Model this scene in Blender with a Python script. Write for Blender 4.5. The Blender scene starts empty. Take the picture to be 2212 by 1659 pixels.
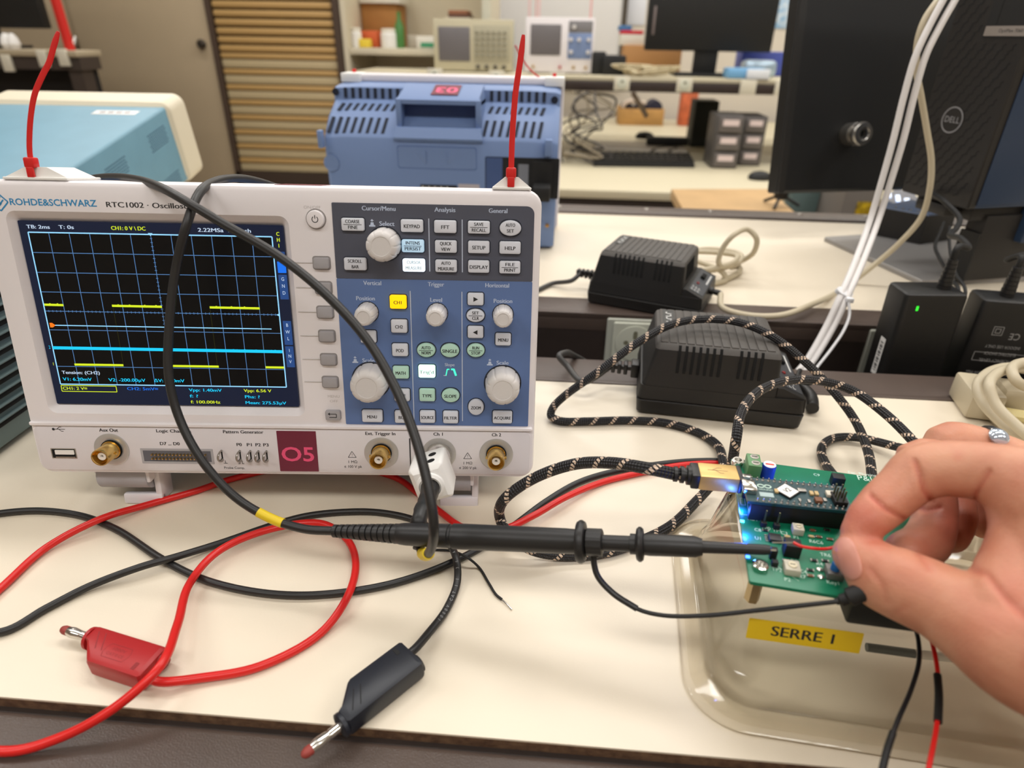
import bpy, bmesh, math, random
from mathutils import Vector, Matrix, Euler
random.seed(7)
S = bpy.context.scene
COL = S.collection
V = Vector
PI = math.pi
# ------------------------------------------------------------------ camera, world, lamps, exposure
FPX, CX, CY = 1373.68, 1106.0, 829.5
RW = Matrix(((0.99696608, 0.07622206, 0.01577436), (0.05049337, -0.47908532, -0.87631483), (-0.05923726, 0.87445266, -0.48148052)))
CAM = V((0.14904956, -0.28828613, 0.255429))
cd = bpy.data.cameras.new('camera'); cam = bpy.data.objects.new('camera', cd); COL.objects.link(cam)
cd.sensor_width = 36; cd.lens = FPX / 2212 * 36; cd.clip_start = .01; cd.clip_end = 50
cam.matrix_world = Matrix.Translation(CAM) @ Matrix((RW[0], -RW[1], -RW[2])).transposed().to_4x4()
cd.dof.use_dof = True; cd.dof.focus_distance = .36; cd.dof.aperture_fstop = 7.6
S.camera = cam
S.view_settings.view_transform = 'Standard'; S.view_settings.look = 'None'
S.view_settings.exposure = -0.1; S.view_settings.gamma = 1; S.view_settings.use_curve_mapping = False
w = bpy.data.worlds.new('world'); S.world = w; w.use_nodes = True
w.node_tree.nodes['Background'].inputs[0].default_value = (1, .98, .97, 1)
w.node_tree.nodes['Background'].inputs[1].default_value = .40
def ceiling_lamp(x, y, sx, sy, power):
    l = bpy.data.lights.new('ceiling_lamp', 'AREA'); l.shape = 'RECTANGLE'; l.size = sx; l.size_y = sy
    l.energy = power; l.color = (1, .985, .96)
    o = bpy.data.objects.new('ceiling_lamp', l); o.location = (x, y, 1.86); COL.objects.link(o)
for lx in (-1.5, .35, 2.2):
    ceiling_lamp(lx, .62, 1.3, .28, 18)
    ceiling_lamp(lx, 2.2, 1.3, .28, 19)
    ceiling_lamp(lx, 3.5, 1.3, .28, 17)  # unseen row added to brighten the rear wall and shelf unit
    ceiling_lamp(lx, -1.1, 1.3, .28, 17)
# ------------------------------------------------------------------ points of the place from the photograph
def ray(px, py): return RW.transposed() @ V(((px - CX) / FPX, (py - CY) / FPX, 1))
def atz(px, py, z=0):
    d = ray(px, py); return CAM + d * ((z - CAM.z) / d.z)
def aty(px, py, y):
    d = ray(px, py); return CAM + d * ((y - CAM.y) / d.y)
def atd(px, py, d): return CAM + ray(px, py) * d
def pt(t):
    px, py, k, v = t
    return atz(px, py, v) if k == 'z' else aty(px, py, v) if k == 'y' else atd(px, py, v)
# ------------------------------------------------------------------ materials
def lin(c): return c / 12.92 if c <= .04045 else ((c + .055) / 1.055) ** 2.4
def rgb(*c): return tuple(lin(x / 255) for x in c) + (1,)
MATS = {}
def mat(name, c, rough=.5, metal=0, spec=.5, bump=0, bscale=300, var=0, vscale=40, coat=0, sss=0, c2=None):
    if name in MATS: return MATS[name]
    m = bpy.data.materials.new(name); m.use_nodes = True; MATS[name] = m
    nt = m.node_tree; b = nt.nodes['Principled BSDF']
    col = rgb(*c)
    b.inputs['Base Color'].default_value = col; b.inputs['Roughness'].default_value = rough
    b.inputs['Metallic'].default_value = metal; b.inputs['Specular IOR Level'].default_value = spec
    b.inputs['Coat Weight'].default_value = coat
    tc = None
    if bump or var:
        tc = nt.nodes.new('ShaderNodeTexCoord')
    if var:
        n = nt.nodes.new('ShaderNodeTexNoise'); n.inputs['Scale'].default_value = vscale; n.inputs['Detail'].default_value = 5
        nt.links.new(tc.outputs['Object'], n.inputs['Vector'])
        mx = nt.nodes.new('ShaderNodeMix'); mx.data_type = 'RGBA'
        k2 = rgb(*c2) if c2 else tuple(x * (1 - var) for x in col[:3]) + (1,)
        k1 = col if c2 else tuple(min(1, x * (1 + var * .5)) for x in col[:3]) + (1,)
        rp = nt.nodes.new('ShaderNodeValToRGB'); rp.color_ramp.elements[0].position = .35; rp.color_ramp.elements[1].position = .65
        nt.links.new(n.outputs['Fac'], rp.inputs[0]); nt.links.new(rp.outputs[0], mx.inputs[0])
        mx.inputs[6].default_value = k1; mx.inputs[7].default_value = k2
        nt.links.new(mx.outputs[2], b.inputs['Base Color'])
    if bump:
        n = nt.nodes.new('ShaderNodeTexNoise'); n.inputs['Scale'].default_value = bscale; n.inputs['Detail'].default_value = 3
        nt.links.new(tc.outputs['Object'], n.inputs['Vector'])
        bp = nt.nodes.new('ShaderNodeBump'); bp.inputs['Strength'].default_value = bump; bp.inputs['Distance'].default_value = .001
        nt.links.new(n.outputs['Fac'], bp.inputs['Height']); nt.links.new(bp.outputs[0], b.inputs['Normal'])
    if sss:
        b.inputs['Subsurface Weight'].default_value = sss; b.inputs['Subsurface Radius'].default_value = (.006, .002, .001); b.inputs['Subsurface Scale'].default_value = .6
    return m
def glow(name, c, e, base=(20, 20, 20)):
    m = mat(name, base, .35, spec=.22); b = m.node_tree.nodes['Principled BSDF']
    b.inputs['Emission Color'].default_value = rgb(*c); b.inputs['Emission Strength'].default_value = e
    return m
def clear(name, tint, gl=1.0, facmul=1.0):
    m = bpy.data.materials.new(name); m.use_nodes = True; nt = m.node_tree; nt.nodes.remove(nt.nodes['Principled BSDF'])
    out = nt.nodes['Material Output']; mx = nt.nodes.new('ShaderNodeMixShader'); fr = nt.nodes.new('ShaderNodeFresnel')
    fr.inputs[0].default_value = 1.4
    tr = nt.nodes.new('ShaderNodeBsdfTransparent'); tr.inputs[0].default_value = tint + (1,)
    g = nt.nodes.new('ShaderNodeBsdfGlossy'); g.inputs['Roughness'].default_value = .08
    g.inputs[0].default_value = (gl, gl, gl, 1)
    mm = nt.nodes.new('ShaderNodeMath'); mm.operation = 'MULTIPLY'; mm.inputs[1].default_value = facmul
    nt.links.new(fr.outputs[0], mm.inputs[0]); nt.links.new(mm.outputs[0], mx.inputs[0]); nt.links.new(tr.outputs[0], mx.inputs[1]); nt.links.new(g.outputs[0], mx.inputs[2])
    nt.links.new(mx.outputs[0], out.inputs[0]); return m
# ------------------------------------------------------------------ mesh building
def spline(pts, n=10):
    pts = [V(p) for p in pts]
    if len(pts) < 3: return pts
    P = [pts[0] * 2 - pts[1]] + pts + [pts[-1] * 2 - pts[-2]]
    out = []
    for i in range(1, len(P) - 2):
        a, b, c, d = P[i - 1:i + 3]
        t = [0]
        for u, v in ((a, b), (b, c), (c, d)): t.append(t[-1] + max((v - u).length, 1e-6) ** .5)
        for k in range(n):
            x = t[1] + (t[2] - t[1]) * k / n
            A1 = a * ((t[1] - x) / (t[1] - t[0])) + b * ((x - t[0]) / (t[1] - t[0]))
            A2 = b * ((t[2] - x) / (t[2] - t[1])) + c * ((x - t[1]) / (t[2] - t[1]))
            A3 = c * ((t[3] - x) / (t[3] - t[2])) + d * ((x - t[2]) / (t[3] - t[2]))
            B1 = A1 * ((t[2] - x) / (t[2] - t[0])) + A2 * ((x - t[0]) / (t[2] - t[0]))
            B2 = A2 * ((t[3] - x) / (t[3] - t[1])) + A3 * ((x - t[1]) / (t[3] - t[1]))
            out.append(B1 * ((t[2] - x) / (t[2] - t[1])) + B2 * ((x - t[1]) / (t[2] - t[1])))
    return out + [pts[-1]]
def rr(x0, z0, x1, z1, r, n=5):
    r = max(min(r, (x1 - x0) / 2 - 1e-6, (z1 - z0) / 2 - 1e-6), 1e-6); o = []
    for cx, cz, a0 in ((x1 - r, z1 - r, 0), (x0 + r, z1 - r, 90), (x0 + r, z0 + r, 180), (x1 - r, z0 + r, 270)):
        for k in range(n + 1):
            a = math.radians(a0 + 90 * k / n); o.append((cx + r * math.cos(a), cz + r * math.sin(a)))
    return o
FRONT = Matrix(((1, 0, 0, 0), (0, 0, -1, 0), (0, 1, 0, 0), (0, 0, 0, 1)))   # x,y,z -> X, -Y out of a front face, Z up
class MB:
    def __init__(s, k=1.0, base=None):
        s.bm = bmesh.new(); s.uv = s.bm.loops.layers.uv.new('UVMap'); s.k = k; s.mats = []; s.B = base or Matrix()
    def mi(s, m):
        if m not in s.mats: s.mats.append(m)
        return s.mats.index(m)
    def merge(s, t, mt, M=None):
        i = s.mi(mt)
        for f in t.faces: f.material_index = i; f.smooth = True
        t.transform(s.B @ (M or Matrix()))
        me = bpy.data.meshes.new('t'); t.to_mesh(me); t.free(); s.bm.from_mesh(me); bpy.data.meshes.remove(me)
    def box(s, p0, p1, mt, bev=0, M=None, seg=2):
        t = bmesh.new(); bmesh.ops.create_cube(t, size=1)
        p0, p1 = V(p0), V(p1); c = (p0 + p1) / 2; d = p1 - p0
        for v in t.verts: v.co = V((v.co.x * d.x, v.co.y * d.y, v.co.z * d.z)) + c
        if bev: bmesh.ops.bevel(t, geom=list(t.edges), offset=bev, segments=seg, profile=.5, affect='EDGES')
        bmesh.ops.recalc_face_normals(t, faces=t.faces); s.merge(t, mt, M); return s
    def loft(s, rings, mt, M=None, c0=True, c1=True, close=True):
        t = bmesh.new(); R = [[t.verts.new(V(p)) for p in r] for r in rings]; n = len(R[0])
        for a, b in zip(R, R[1:]):
            for i in range(n if close else n - 1):
                j = (i + 1) % n
                try: t.faces.new((a[i], a[j], b[j], b[i]))
                except ValueError: pass
        if c0: t.faces.new(R[0][::-1])
        if c1: t.faces.new(R[-1])
        bmesh.ops.recalc_face_normals(t, faces=t.faces); s.merge(t, mt, M); return s
    def rbox(s, x0, z0, x1, z1, r, lay, mt, M=FRONT, c0=True, c1=True):      # rounded outline stacked in layers (inset, height)
        return s.loft([[(x, y, h) for x, y in rr(x0 + i, z0 + i, x1 - i, z1 - i, max(r - i, r * .08))] for i, h in lay], mt, M, c0, c1)
    def lathe(s, prof, mt, M=None, n=24, c0=True, c1=True, mod=None):         # (radius, height) around local z
        rings = []
        for r, h in prof:
            rings.append([(r * (mod(2 * PI * k / n, r) if mod else 1) * math.cos(2 * PI * k / n), r * (mod(2 * PI * k / n, r) if mod else 1) * math.sin(2 * PI * k / n), h) for k in range(n)])
        return s.loft(rings, mt, M, c0, c1)
    def cyl(s, a, b, r, mt, n=16, r2=None):
        a, b = V(a), V(b); d = b - a
        q = d.to_track_quat('Z', 'Y').to_matrix().to_4x4()
        return s.lathe([(r, 0), (r if r2 is None else r2, d.length)], mt, Matrix.Translation(a) @ q, n)
    def axis(s, a, b, prof, mt, n=20, mod=None):                               # lathe from a towards b
        a, b = V(a), V(b)
        return s.lathe(prof, mt, Matrix.Translation(a) @ (b - a).to_track_quat('Z', 'Y').to_matrix().to_4x4(), n, True, True, mod)
    def tube(s, pts, r, mt, n=12, flat=1, up=None):
        t = bmesh.new(); uv = t.loops.layers.uv.new('UVMap'); m = len(pts); L = 0; rings = []; us = []
        T0 = (pts[1] - pts[0]).normalized(); N = T0.orthogonal().normalized() if up is None else (up - T0 * up.dot(T0)).normalized()
        for i, p in enumerate(pts):
            T = (pts[min(i + 1, m - 1)] - pts[max(i - 1, 0)]).normalized()
            N = (N - T * N.dot(T)).normalized(); B = T.cross(N)
            q = r[min(i, len(r) - 1)] if isinstance(r, (list, tuple)) else r
            if i: L += (pts[i] - pts[i - 1]).length
            us.append(L); rings.append([t.verts.new(p + (N * math.cos(2 * PI * k / n) * flat + B * math.sin(2 * PI * k / n)) * q) for k in range(n)])
        for i in range(m - 1):
            for k in range(n):
                j = (k + 1) % n
                f = t.faces.new((rings[i][k], rings[i][j], rings[i + 1][j], rings[i + 1][k]))
                for l, (u, v) in zip(f.loops, ((us[i], k / n), (us[i], (k + 1) / n), (us[i + 1], (k + 1) / n), (us[i + 1], k / n))): l[uv].uv = (u, v)
        t.faces.new(rings[0][::-1]); t.faces.new(rings[-1]); s.merge(t, mt); return s
    def poly(s, pts, mt, M=None, th=0):
        if th: return s.loft([[(x, y, 0) for x, y in pts], [(x, y, th) for x, y in pts]], mt, M)
        t = bmesh.new(); t.faces.new([t.verts.new((x, y, 0)) for x, y in pts]); s.merge(t, mt, M); return s
    def text(s, txt, x, z, h, mt, M=FRONT, y=0, sx=.85, align='CENTER', bold=0, ext=0, width=None):
        c = bpy.data.curves.new('t', 'FONT'); c.body = txt; c.size = 1; c.align_x = align; c.align_y = 'CENTER'; c.resolution_u = 3; c.offset = bold * .6 if bold >= .02 else 0; c.extrude = ext
        o = bpy.data.objects.new('t', c); me = bpy.data.meshes.new_from_object(o)
        t = bmesh.new(); t.from_mesh(me)
        kx = h * 1.38
        if width and t.verts:
            xs = [v.co.x for v in t.verts]; wd = max(xs) - min(xs); sx = width / (wd * kx)
        t.transform(M @ Matrix.Translation((x, z, y)) @ Matrix.Diagonal((kx * sx, kx, 1, 1)))
        if 0 < bold < .02:
            for dx in (-1, 1):
                t2 = t.copy(); t2.transform(M @ Matrix.Translation((dx * h * .035, 0, -.004 * h)) @ M.inverted()); s.merge(t2, mt)
        s.merge(t, mt); bpy.data.objects.remove(o); bpy.data.curves.remove(c); bpy.data.meshes.remove(me); return s
    def line(s, x0, z0, x1, z1, wd, mt, M=FRONT, y=0):
        d = V((x1 - x0, z1 - z0)); d = d.normalized() if d.length else V((1, 0)); n = V((-d.y, d.x)) * wd / 2
        return s.poly([(x0 - n.x, z0 - n.y), (x1 - n.x, z1 - n.y), (x1 + n.x, z1 + n.y), (x0 + n.x, z0 + n.y)], mt, M @ Matrix.Translation((0, 0, y)))
    def build(s, name, parent=None, world=False, ang=35, keep=True):
        if s.k != 1: s.bm.transform(Matrix.Scale(s.k, 4))
        loc = None
        if parent is not None and world: s.bm.transform(ROOTS[parent.name].inverted())
        if parent is None and keep and len(s.bm.verts):
            b0 = V((min(v.co[i] for v in s.bm.verts) for i in range(3))); b1 = V((max(v.co[i] for v in s.bm.verts) for i in range(3)))
            loc = V(((b0.x + b1.x) / 2, (b0.y + b1.y) / 2, b0.z)); s.bm.transform(Matrix.Translation(-loc))
        me = bpy.data.meshes.new(name); s.bm.to_mesh(me); s.bm.free()
        for m in s.mats: me.materials.append(m)
        me.set_sharp_from_angle(angle=math.radians(ang))
        o = bpy.data.objects.new(name, me); COL.objects.link(o)
        if loc is not None: o.location = loc
        if parent is not None:
            o.parent = parent; ROOTS[o.name] = ROOTS[parent.name]
        return o
ROOTS = {}
def thing(name, label, cat, M=None, group=None):
    o = bpy.data.objects.new(name, None); COL.objects.link(o); o.empty_display_size = .02
    M = M if isinstance(M, Matrix) else Matrix.Translation(M or (0, 0, 0))
    o.matrix_world = M; ROOTS[o.name] = M.copy(); return tag(o, label, cat, group)
def tag(o, label, cat, group=None):
    o['label'] = label; o['category'] = cat
    if group: o['group'] = group
    return o
def struct(o): o['kind'] = 'structure'; return o
def TR(x, y, z=0, rz=0): return Matrix.Translation((x, y, z)) @ Matrix.Rotation(math.radians(rz), 4, 'Z')
# shared colours
cream = mat('cream_laminate', (232, 220, 199), .38, bump=.05, bscale=900, var=.025, vscale=9)
brown = mat('brown_steel', (84, 71, 64), .42, bump=.25, bscale=1500, var=.1, vscale=30)
brownd = mat('brown_plastic', (52, 43, 39), .5, var=.1)
chip = mat('chipboard', (112, 84, 60), .9, var=.5, vscale=260, c2=(84, 58, 40), bump=.5, bscale=500)
offwhite = mat('white_plastic', (234, 229, 231), .38, bump=.03, bscale=2500)
fascia = mat('pale_grey_plastic', (221, 216, 219), .42, bump=.03, bscale=2500)
greyp = mat('mid_grey_plastic', (172, 170, 174), .45)
black = mat('black_plastic', (24, 23, 22), .45, bump=.12, bscale=1800)
blackm = mat('matte_black', (17, 17, 17), .6)
blackg = mat('black_rubber', (30, 29, 29), .42, bump=.05, bscale=3000)
dark = mat('dark_hole', (6, 6, 6), .9)
chrome = mat('bright_metal', (215, 213, 208), .18, 1)
steel = mat('brushed_steel', (170, 165, 158), .35, 1)
gold = mat('gold_plate', (226, 192, 120), .24, 1)
redp = mat('red_plastic', (172, 28, 31), .42, bump=.05, bscale=2000)
redc = mat('red_silicone', (214, 26, 22), .35)
bluep = mat('blue_plastic', (110, 133, 176), .48, bump=.05, bscale=1500)
ink = mat('black_print', (30, 30, 34), .6)
white = mat('white_paint', (236, 234, 230), .5)
beige = mat('beige_vinyl', (196, 184, 158), .45)
yellow = mat('yellow_tape', (226, 196, 30), .5)
# ------------------------------------------------------------------ room shell
FL = -.92
g = MB(); g.box((-4.4, -2.6, FL - .1), (4.4, 4.5, FL), mat('floor_vinyl', (150, 132, 112), .5, var=.12, vscale=6)); struct(g.build('floor'))
g = MB(); g.box((-4.4, -2.6, 1.9), (4.4, 4.5, 2.0), mat('ceiling_paint', (234, 231, 226), .8)); struct(g.build('ceiling'))
wallm = mat('wall_paint', (214, 205, 190), .7, var=.03, vscale=2)
for nm, a, b in (('wall_back', (-4.4, 4.4, FL), (4.4, 4.5, 1.9)), ('wall_left', (-4.5, -2.6, FL), (-4.4, 4.5, 1.9)), ('wall_right', (4.4, -2.6, FL), (4.5, 4.5, 1.9)), ('wall_front', (-4.4, -2.7, FL), (4.4, -2.6, 1.9))):
    g = MB(); g.box(a, b, wallm); struct(g.build(nm))
# ------------------------------------------------------------------ the double bench
X0, X1 = -1.7, 1.9
bench = thing('lab_bench', 'long double lab bench with cream worktops and brown steel rails under the oscilloscope', 'bench', (0, 0, FL))
g = MB(); g.box((X0, -.129, -.022), (X1, .1835, -.001), chip); g.box((X0, -.1288, -.002), (X1, .1835, 0), cream); g.build('worktop', bench, True)
g = MB(); g.box((X0, .381, -.022), (X1, .765, -.001), chip); g.box((X0, .381, -.002), (X1, .765, 0), cream); g.build('worktop', bench, True)
g = MB(); g.box((X0, -.225, -.04), (X1, -.1312, -.0046), mat('brown_rail_steel', (84, 71, 64), .3, bump=.25, bscale=1500, var=.1, vscale=30), .003, seg=3); g.box((X0, -.135, -.04), (X1, -.1285, -.0064), brownd); g.build('front_rail', bench, True)
g = MB(); g.box((X0, .1835, -.02), (X1, .228, .0004), brown, .0004); g.box((X0, .1835, -.002), (X1, .1892, .001), brown, .0008); g.build('trough_rail', bench, True)
g = MB(); g.box((X0, .336, -.02), (X1, .381, .0004), brown, .0004); g.box((X0, .336, -.006), (X1, .342, .001), brown, .0008); g.build('trough_rail', bench, True)
g = MB(); g.box((X0, .226, -.095), (X1, .340, -.09), brownd); g.box((X0, .222, -.095), (X1, .228, -.018), brownd); g.box((X0, .336, -.095), (X1, .342, -.018), brownd); g.build('cable_trough', bench, True)
g = MB(); g.box((X0, .765, -.03), (X1, .815, .004), brown, .004, seg=3)
for i in range(12):
    x = -.6 + i * .125 + (.02 if i % 2 else 0); g.lathe([(.004, 0), (.004, .001), (.003, .002)], steel, Matrix.Translation((x, .795, .0035)), 10)
g.build('edge_rail', bench, True)
for x in (-1.5, .1, 1.7):
    for y in (.0, .6):
        g = MB(); g.box((x - .03, y - .03, FL), (x + .03, y + .03, -.04 if y > .1 else -.022), brown, .003); g.build('leg', bench, True)
g = MB(); g.box((X0, -.02, -.04), (X1, .16, -.022), brownd); g.box((X0, .42, -.04), (X1, .74, -.022), brownd); g.build('support_frame', bench, True)
sock = mat('socket_plastic', (206, 208, 192), .45); sock2 = mat('socket_frame', (186, 188, 176), .45)
def socket(x, label, front=.336, ztop=.0, parent=None, sz=.05):
    t = thing('wall_socket', label, 'socket', TR(x, front, ztop - sz / 2 - .004), 'sockets in the cable trough')
    g = MB(.001); h = sz * 500; g.rbox(-h - 5, -h - 1, h + 5, h + 1, 2, [(0, 0), (0, 2.5), (.8, 3.2)], sock2); g.build('frame', t)
    g = MB(.001); g.rbox(-h + 2, -h + 1, h - 2, h - 2, 2, [(0, 3), (0, 5), (.8, 5.6)], sock)
    g.lathe([(20, 5.55), (20, 6.6), (18.6, 6.9)], sock, FRONT, 40)
    for dx, dz, a, b in ((-9, 1, 2.6, 2.4), (9, 1, 2.6, 2.4)): g.lathe([(2.6, 6.9), (2.6, 7.05)], mat('socket_hole', (120, 118, 96), .7), FRONT @ Matrix.Translation((dx, dz, 0)), 16)
    g.rbox(-2.2, 5, 2.2, 14.5, 2, [(0, 6.9), (0, 7.05)], MATS['socket_hole']); g.build('cover', t); return t
socket(.236, 'cream mains socket in the cable trough behind the nearer black power supply')
socket(aty(1860, 760, .336).x + .032, 'cream mains socket in the cable trough behind the two upright black power bricks')
# ------------------------------------------------------------------ the oscilloscope on the bench
Wu, Wv, Wn = V((0.99602395, 0.08879596, -0.00718147)), V((0.00905057, -0.18105624, -0.9834311)), V((-0.08862496, 0.97945593, -0.18114))
B0 = V((-0.14347201, 0.01812614, 0.19620665))
SO = B0 + Wv * .170
MS = Matrix.Translation(SO) @ Matrix((Wu, Wn, -Wv)).transposed().to_4x4()
def sc(x, y, z): return MS @ V((x / 1000, y / 1000, z / 1000))
scope = thing('oscilloscope', 'white and blue digital oscilloscope with lit screen on the near bench, sticker 05', 'oscilloscope', MS)
glass = mat('screen_black', (9, 9, 12), .22)
g = MB(.001)
# white bezel round the screen window, then the side walls
win = (13, 37.5, 155.5, 147)
rings = []
for i, y in ((1.5, 30), (0, 28), (0, 3.2), (.9, 1), (3, 0)):
    rings.append([(x, y, z) for x, z in rr(i, i, 285 - i, 162 - i, 8 - i, 6)])
rings.append([(x, 0, z) for x, z in rr(win[0], win[1], win[2], win[3], 5, 6)])
rings.append([(x, 1.2, z) for x, z in rr(win[0] + 1.2, win[1] + 1.2, win[2] - 1.2, win[3] - 1.2, 4, 6)])
rings.append([(x, 5.2, z) for x, z in rr(16.4, 42.2, 151.0, 141.8, .6, 6)])
g.loft(rings, offwhite, None, True, False)
g.rbox(1.2, 30.2, 283.8, 32.6, 1, [(0, -1), (0, .9), (.6, 1.6)], offwhite)
g.build('front_bezel', scope)
g = MB(.001); g.rbox(2.4, 2.6, 282.6, 30, 4, [(0, -.5), (0, .15), (.3, .3)], fascia); g.rbox(2.4, 29.9, 282.6, 30.3, .1, [(0, -.5), (0, .35)], mat('seam', (120, 112, 106), .8)); g.build('connector_panel', scope)
g = MB(.001)
g.loft([[(x, y, z) for x, z in rr(i, i + 2, 285 - i, 160 - i, 8, 5)] for i, y in ((4, 30), (4, 95), (10, 132), (16, 140))], bluep)
g.build('rear_housing', scope)
g = MB(.001); g.rbox(95, 150, 190, 158.6, 4, [(0, 0), (0, 1)], bluep, Matrix.Translation((0, 30, 0)) @ FRONT); g.build('carry_handle', scope)
# display
dbg = glow('display_black', (12, 12, 18), .12, (5, 5, 6)); dnav = glow('display_navy', (24, 32, 56), .8, (10, 12, 18))
dgr = glow('display_grid', (96, 146, 206), .8); dfr = glow('display_frame', (150, 215, 255), 1.2); dy = glow('display_yellow', (214, 232, 36), 1.15)
dc = glow('display_cyan', (20, 200, 245), 1.2); dw = glow('display_white', (210, 228, 250), 1.0); dob = glow('display_orange', (255, 120, 20), 1.2); dbx = glow('display_menu', (44, 84, 150), .8); dsel = glow('display_blue', (20, 110, 230), 1.2); dyd = glow('display_dim_yellow', (74, 76, 22), .5)
D = Matrix.Translation((0, 3.2, 0)) @ FRONT
g = MB(.001)
g.rbox(16.2, 42.0, 151.2, 142, .5, [(0, -1), (0, 0)], dnav, D)
gx0, gx1, gz0, gz1 = 20.5, 145.2, 53.7, 136.2
g.rbox(gx0, gz0, gx1, gz1, .2, [(0, 0), (0, .05)], dbg, D)
for i in range(1, 12):
    x = gx0 + (gx1 - gx0) * i / 12; g.line(x, gz0, x, gz1, .34, dgr, D, .1)
for j in range(1, 8):
    z = gz0 + (gz1 - gz0) * j / 8; g.line(gx0, z, gx1, z, .34, dgr, D, .1)
for i in range(61): g.line(gx0 + (gx1 - gx0) * i / 60, 94.4, gx0 + (gx1 - gx0) * i / 60, 95.5, .3, dgr, D, .12)
for j in range(41): g.line(82.2, gz0 + (gz1 - gz0) * j / 40, 83.4, gz0 + (gz1 - gz0) * j / 40, .3, dgr, D, .12)
for a in ((gx0, gz0, gx1, gz0), (gx0, gz1, gx1, gz1), (gx0, gz0, gx0, gz1), (gx1, gz0, gx1, gz1)): g.line(*a, .6, dfr, D, .14)
for x0, x1 in ((20.9, 31), (56.6, 83), (108.4, 135)): g.line(x0, 98.4, x1, 98.3, 1.2, dy, D, .2)
for x in (24, 28, 60, 66, 74, 80, 112, 120, 127): g.line(x, 98, x, 99.2, .8, dy, D, .22)
for x0, x1 in ((30.4, 57), (82.6, 109.1), (134.8, 145)): g.line(x0, 65.2, x1, 65.2, 1.2, dy, D, .2)
for x in (57, 83, 108.4, 135): g.line(x, 65.2, x, 98.3, .2, dyd, D, .13)
g.line(20.5, 74.6, 144.8, 74.3, 1.7, dc, D, .2)
for i in range(60): g.line(21 + i * 2.07, 74 - .3, 21 + i * 2.07, 74.9 + random.random() * .5, .8, dc, D, .21)
g.line(23.5, 87.2, 140.2, 87.0, .5, dfr, D, .19)
g.poly([(21.6, 86), (23, 86), (24.6, 87.2), (23, 88.5), (21.6, 88.5)], dob, D @ Matrix.Translation((0, 0, .22)))
g.poly([(81.6, 136.9), (84, 136.9), (82.8, 135.4)], dfr, D @ Matrix.Translation((0, 0, .22)))
g.poly([(145, 95.6), (145, 94.2), (143.6, 94.9)], dfr, D @ Matrix.Translation((0, 0, .22)))
def st(t, x0, x1, z, h, m): g.text(t, x0, z, h, m, D, .25, align='LEFT', width=x1 - x0, bold=.004)
st('TB: 2ms', 20.3, 32, 138.9, 1.9, dw); st('T: 0s', 36.6, 44.2, 139, 1.9, dw); st('CH1: 0 V \\ DC', 63.2, 80.6, 139, 2, dy); st('2.22MSa  Refresh', 107.4, 134.5, 138.9, 2, dw)
for i, c in enumerate('CH1'): g.text(c, 148.4, 137.6 - i * 3.0, 2, dy, D, .25, bold=.004)
for tx, za, zb, m in (('', 128.6, 124, dbx), ('', 123.5, 117.5, dsel), ('GND', 116.6, 103.4, dbx), ('BWL', 91.6, 78.2, dbx), ('INV', 77.4, 65.4, dbx)):
    g.rbox(146.6, zb, 151, za, .3, [(0, 0), (0, .1)], m, D)
    for i, c in enumerate(tx): g.text(c, 148.8, za - 2.4 - i * (za - zb - 3.6) / 2.6, 1.9, dw, D, .25)
g.text('AC', 148.9, 126.2, 1.9, dw, D, .25)
st('Tension: (CH2)', 22.6, 43.2, 60.5, 1.9, dw); st('V1: 6.20mV', 22.4, 38.2, 56.6, 1.9, dc); st('V2: -200.00µV', 47.4, 67.6, 56.5, 1.9, dc); st('ΔV: 6.40mV', 72.3, 89, 56.5, 1.9, dc)
for a in ((20.6, 52.9, 50.8, 52.9), (20.6, 49.5, 50.8, 49.5), (20.6, 49.5, 20.6, 52.9), (50.8, 49.5, 50.8, 52.9)): g.line(*a, .4, dy, D, .2)
st('CH1: 2 V≅', 21.2, 34.5, 51.2, 1.8, dy); st('CH2: 5mV≅', 56.6, 73.6, 51.5, 1.8, dsel); st('Vpp: 1.40mV', 90.8, 109, 51.2, 1.8, dc); st('f: ?', 90.8, 95.4, 47.6, 1.8, dc); st('f: 100.00Hz', 90.9, 107.3, 44.1, 1.8, dy)
st('Vpp: 6.56 V', 121.3, 136.6, 51.3, 1.8, dy); st('Phs: ?', 121.3, 129.5, 47.6, 1.8, dc); st('Mean: 275.53µV', 121.3, 144, 44.1, 1.8, dc)
g.text('2', 18.9, 74.8, 1.8, dc, D, .25); g.text('1', 19, 65.3, 1.8, dy, D, .25)
g.build('display', scope)
# control panels
pg = mat('dark_grey_panel', (78, 81, 95), .5, bump=.02, bscale=3000); pb = mat('blue_panel', (92, 117, 166), .48, bump=.02, bscale=3000); pl = mat('panel_print', (190, 202, 224), .55); prl = mat('panel_rule', (190, 200, 218), .5)
g = MB(.001)
def panel(x0, z0, x1, z1, rtr, m):
    o = [p for p in rr(x0, z0, x1, z1, .6, 4)]
    if rtr: o = [(x1 - 4 + 4 * math.cos(a), z1 - 4 + 4 * math.sin(a)) for a in (i * PI / 16 for i in range(9))] + o[5:]
    g.poly(o, m, FRONT @ Matrix.Translation((0, 0, -.2)), .55)
panel(178, 115.8, 281.2, 154.2, True, pg); panel(178, 33.2, 281.2, 115.7, False, pb)
g.build('control_panel', scope)
g = MB(.001); Y = .42
def lt(t, x, z, h, m=pl, **k): g.text(t, x, z, h, m, FRONT, Y, **k)
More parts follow.
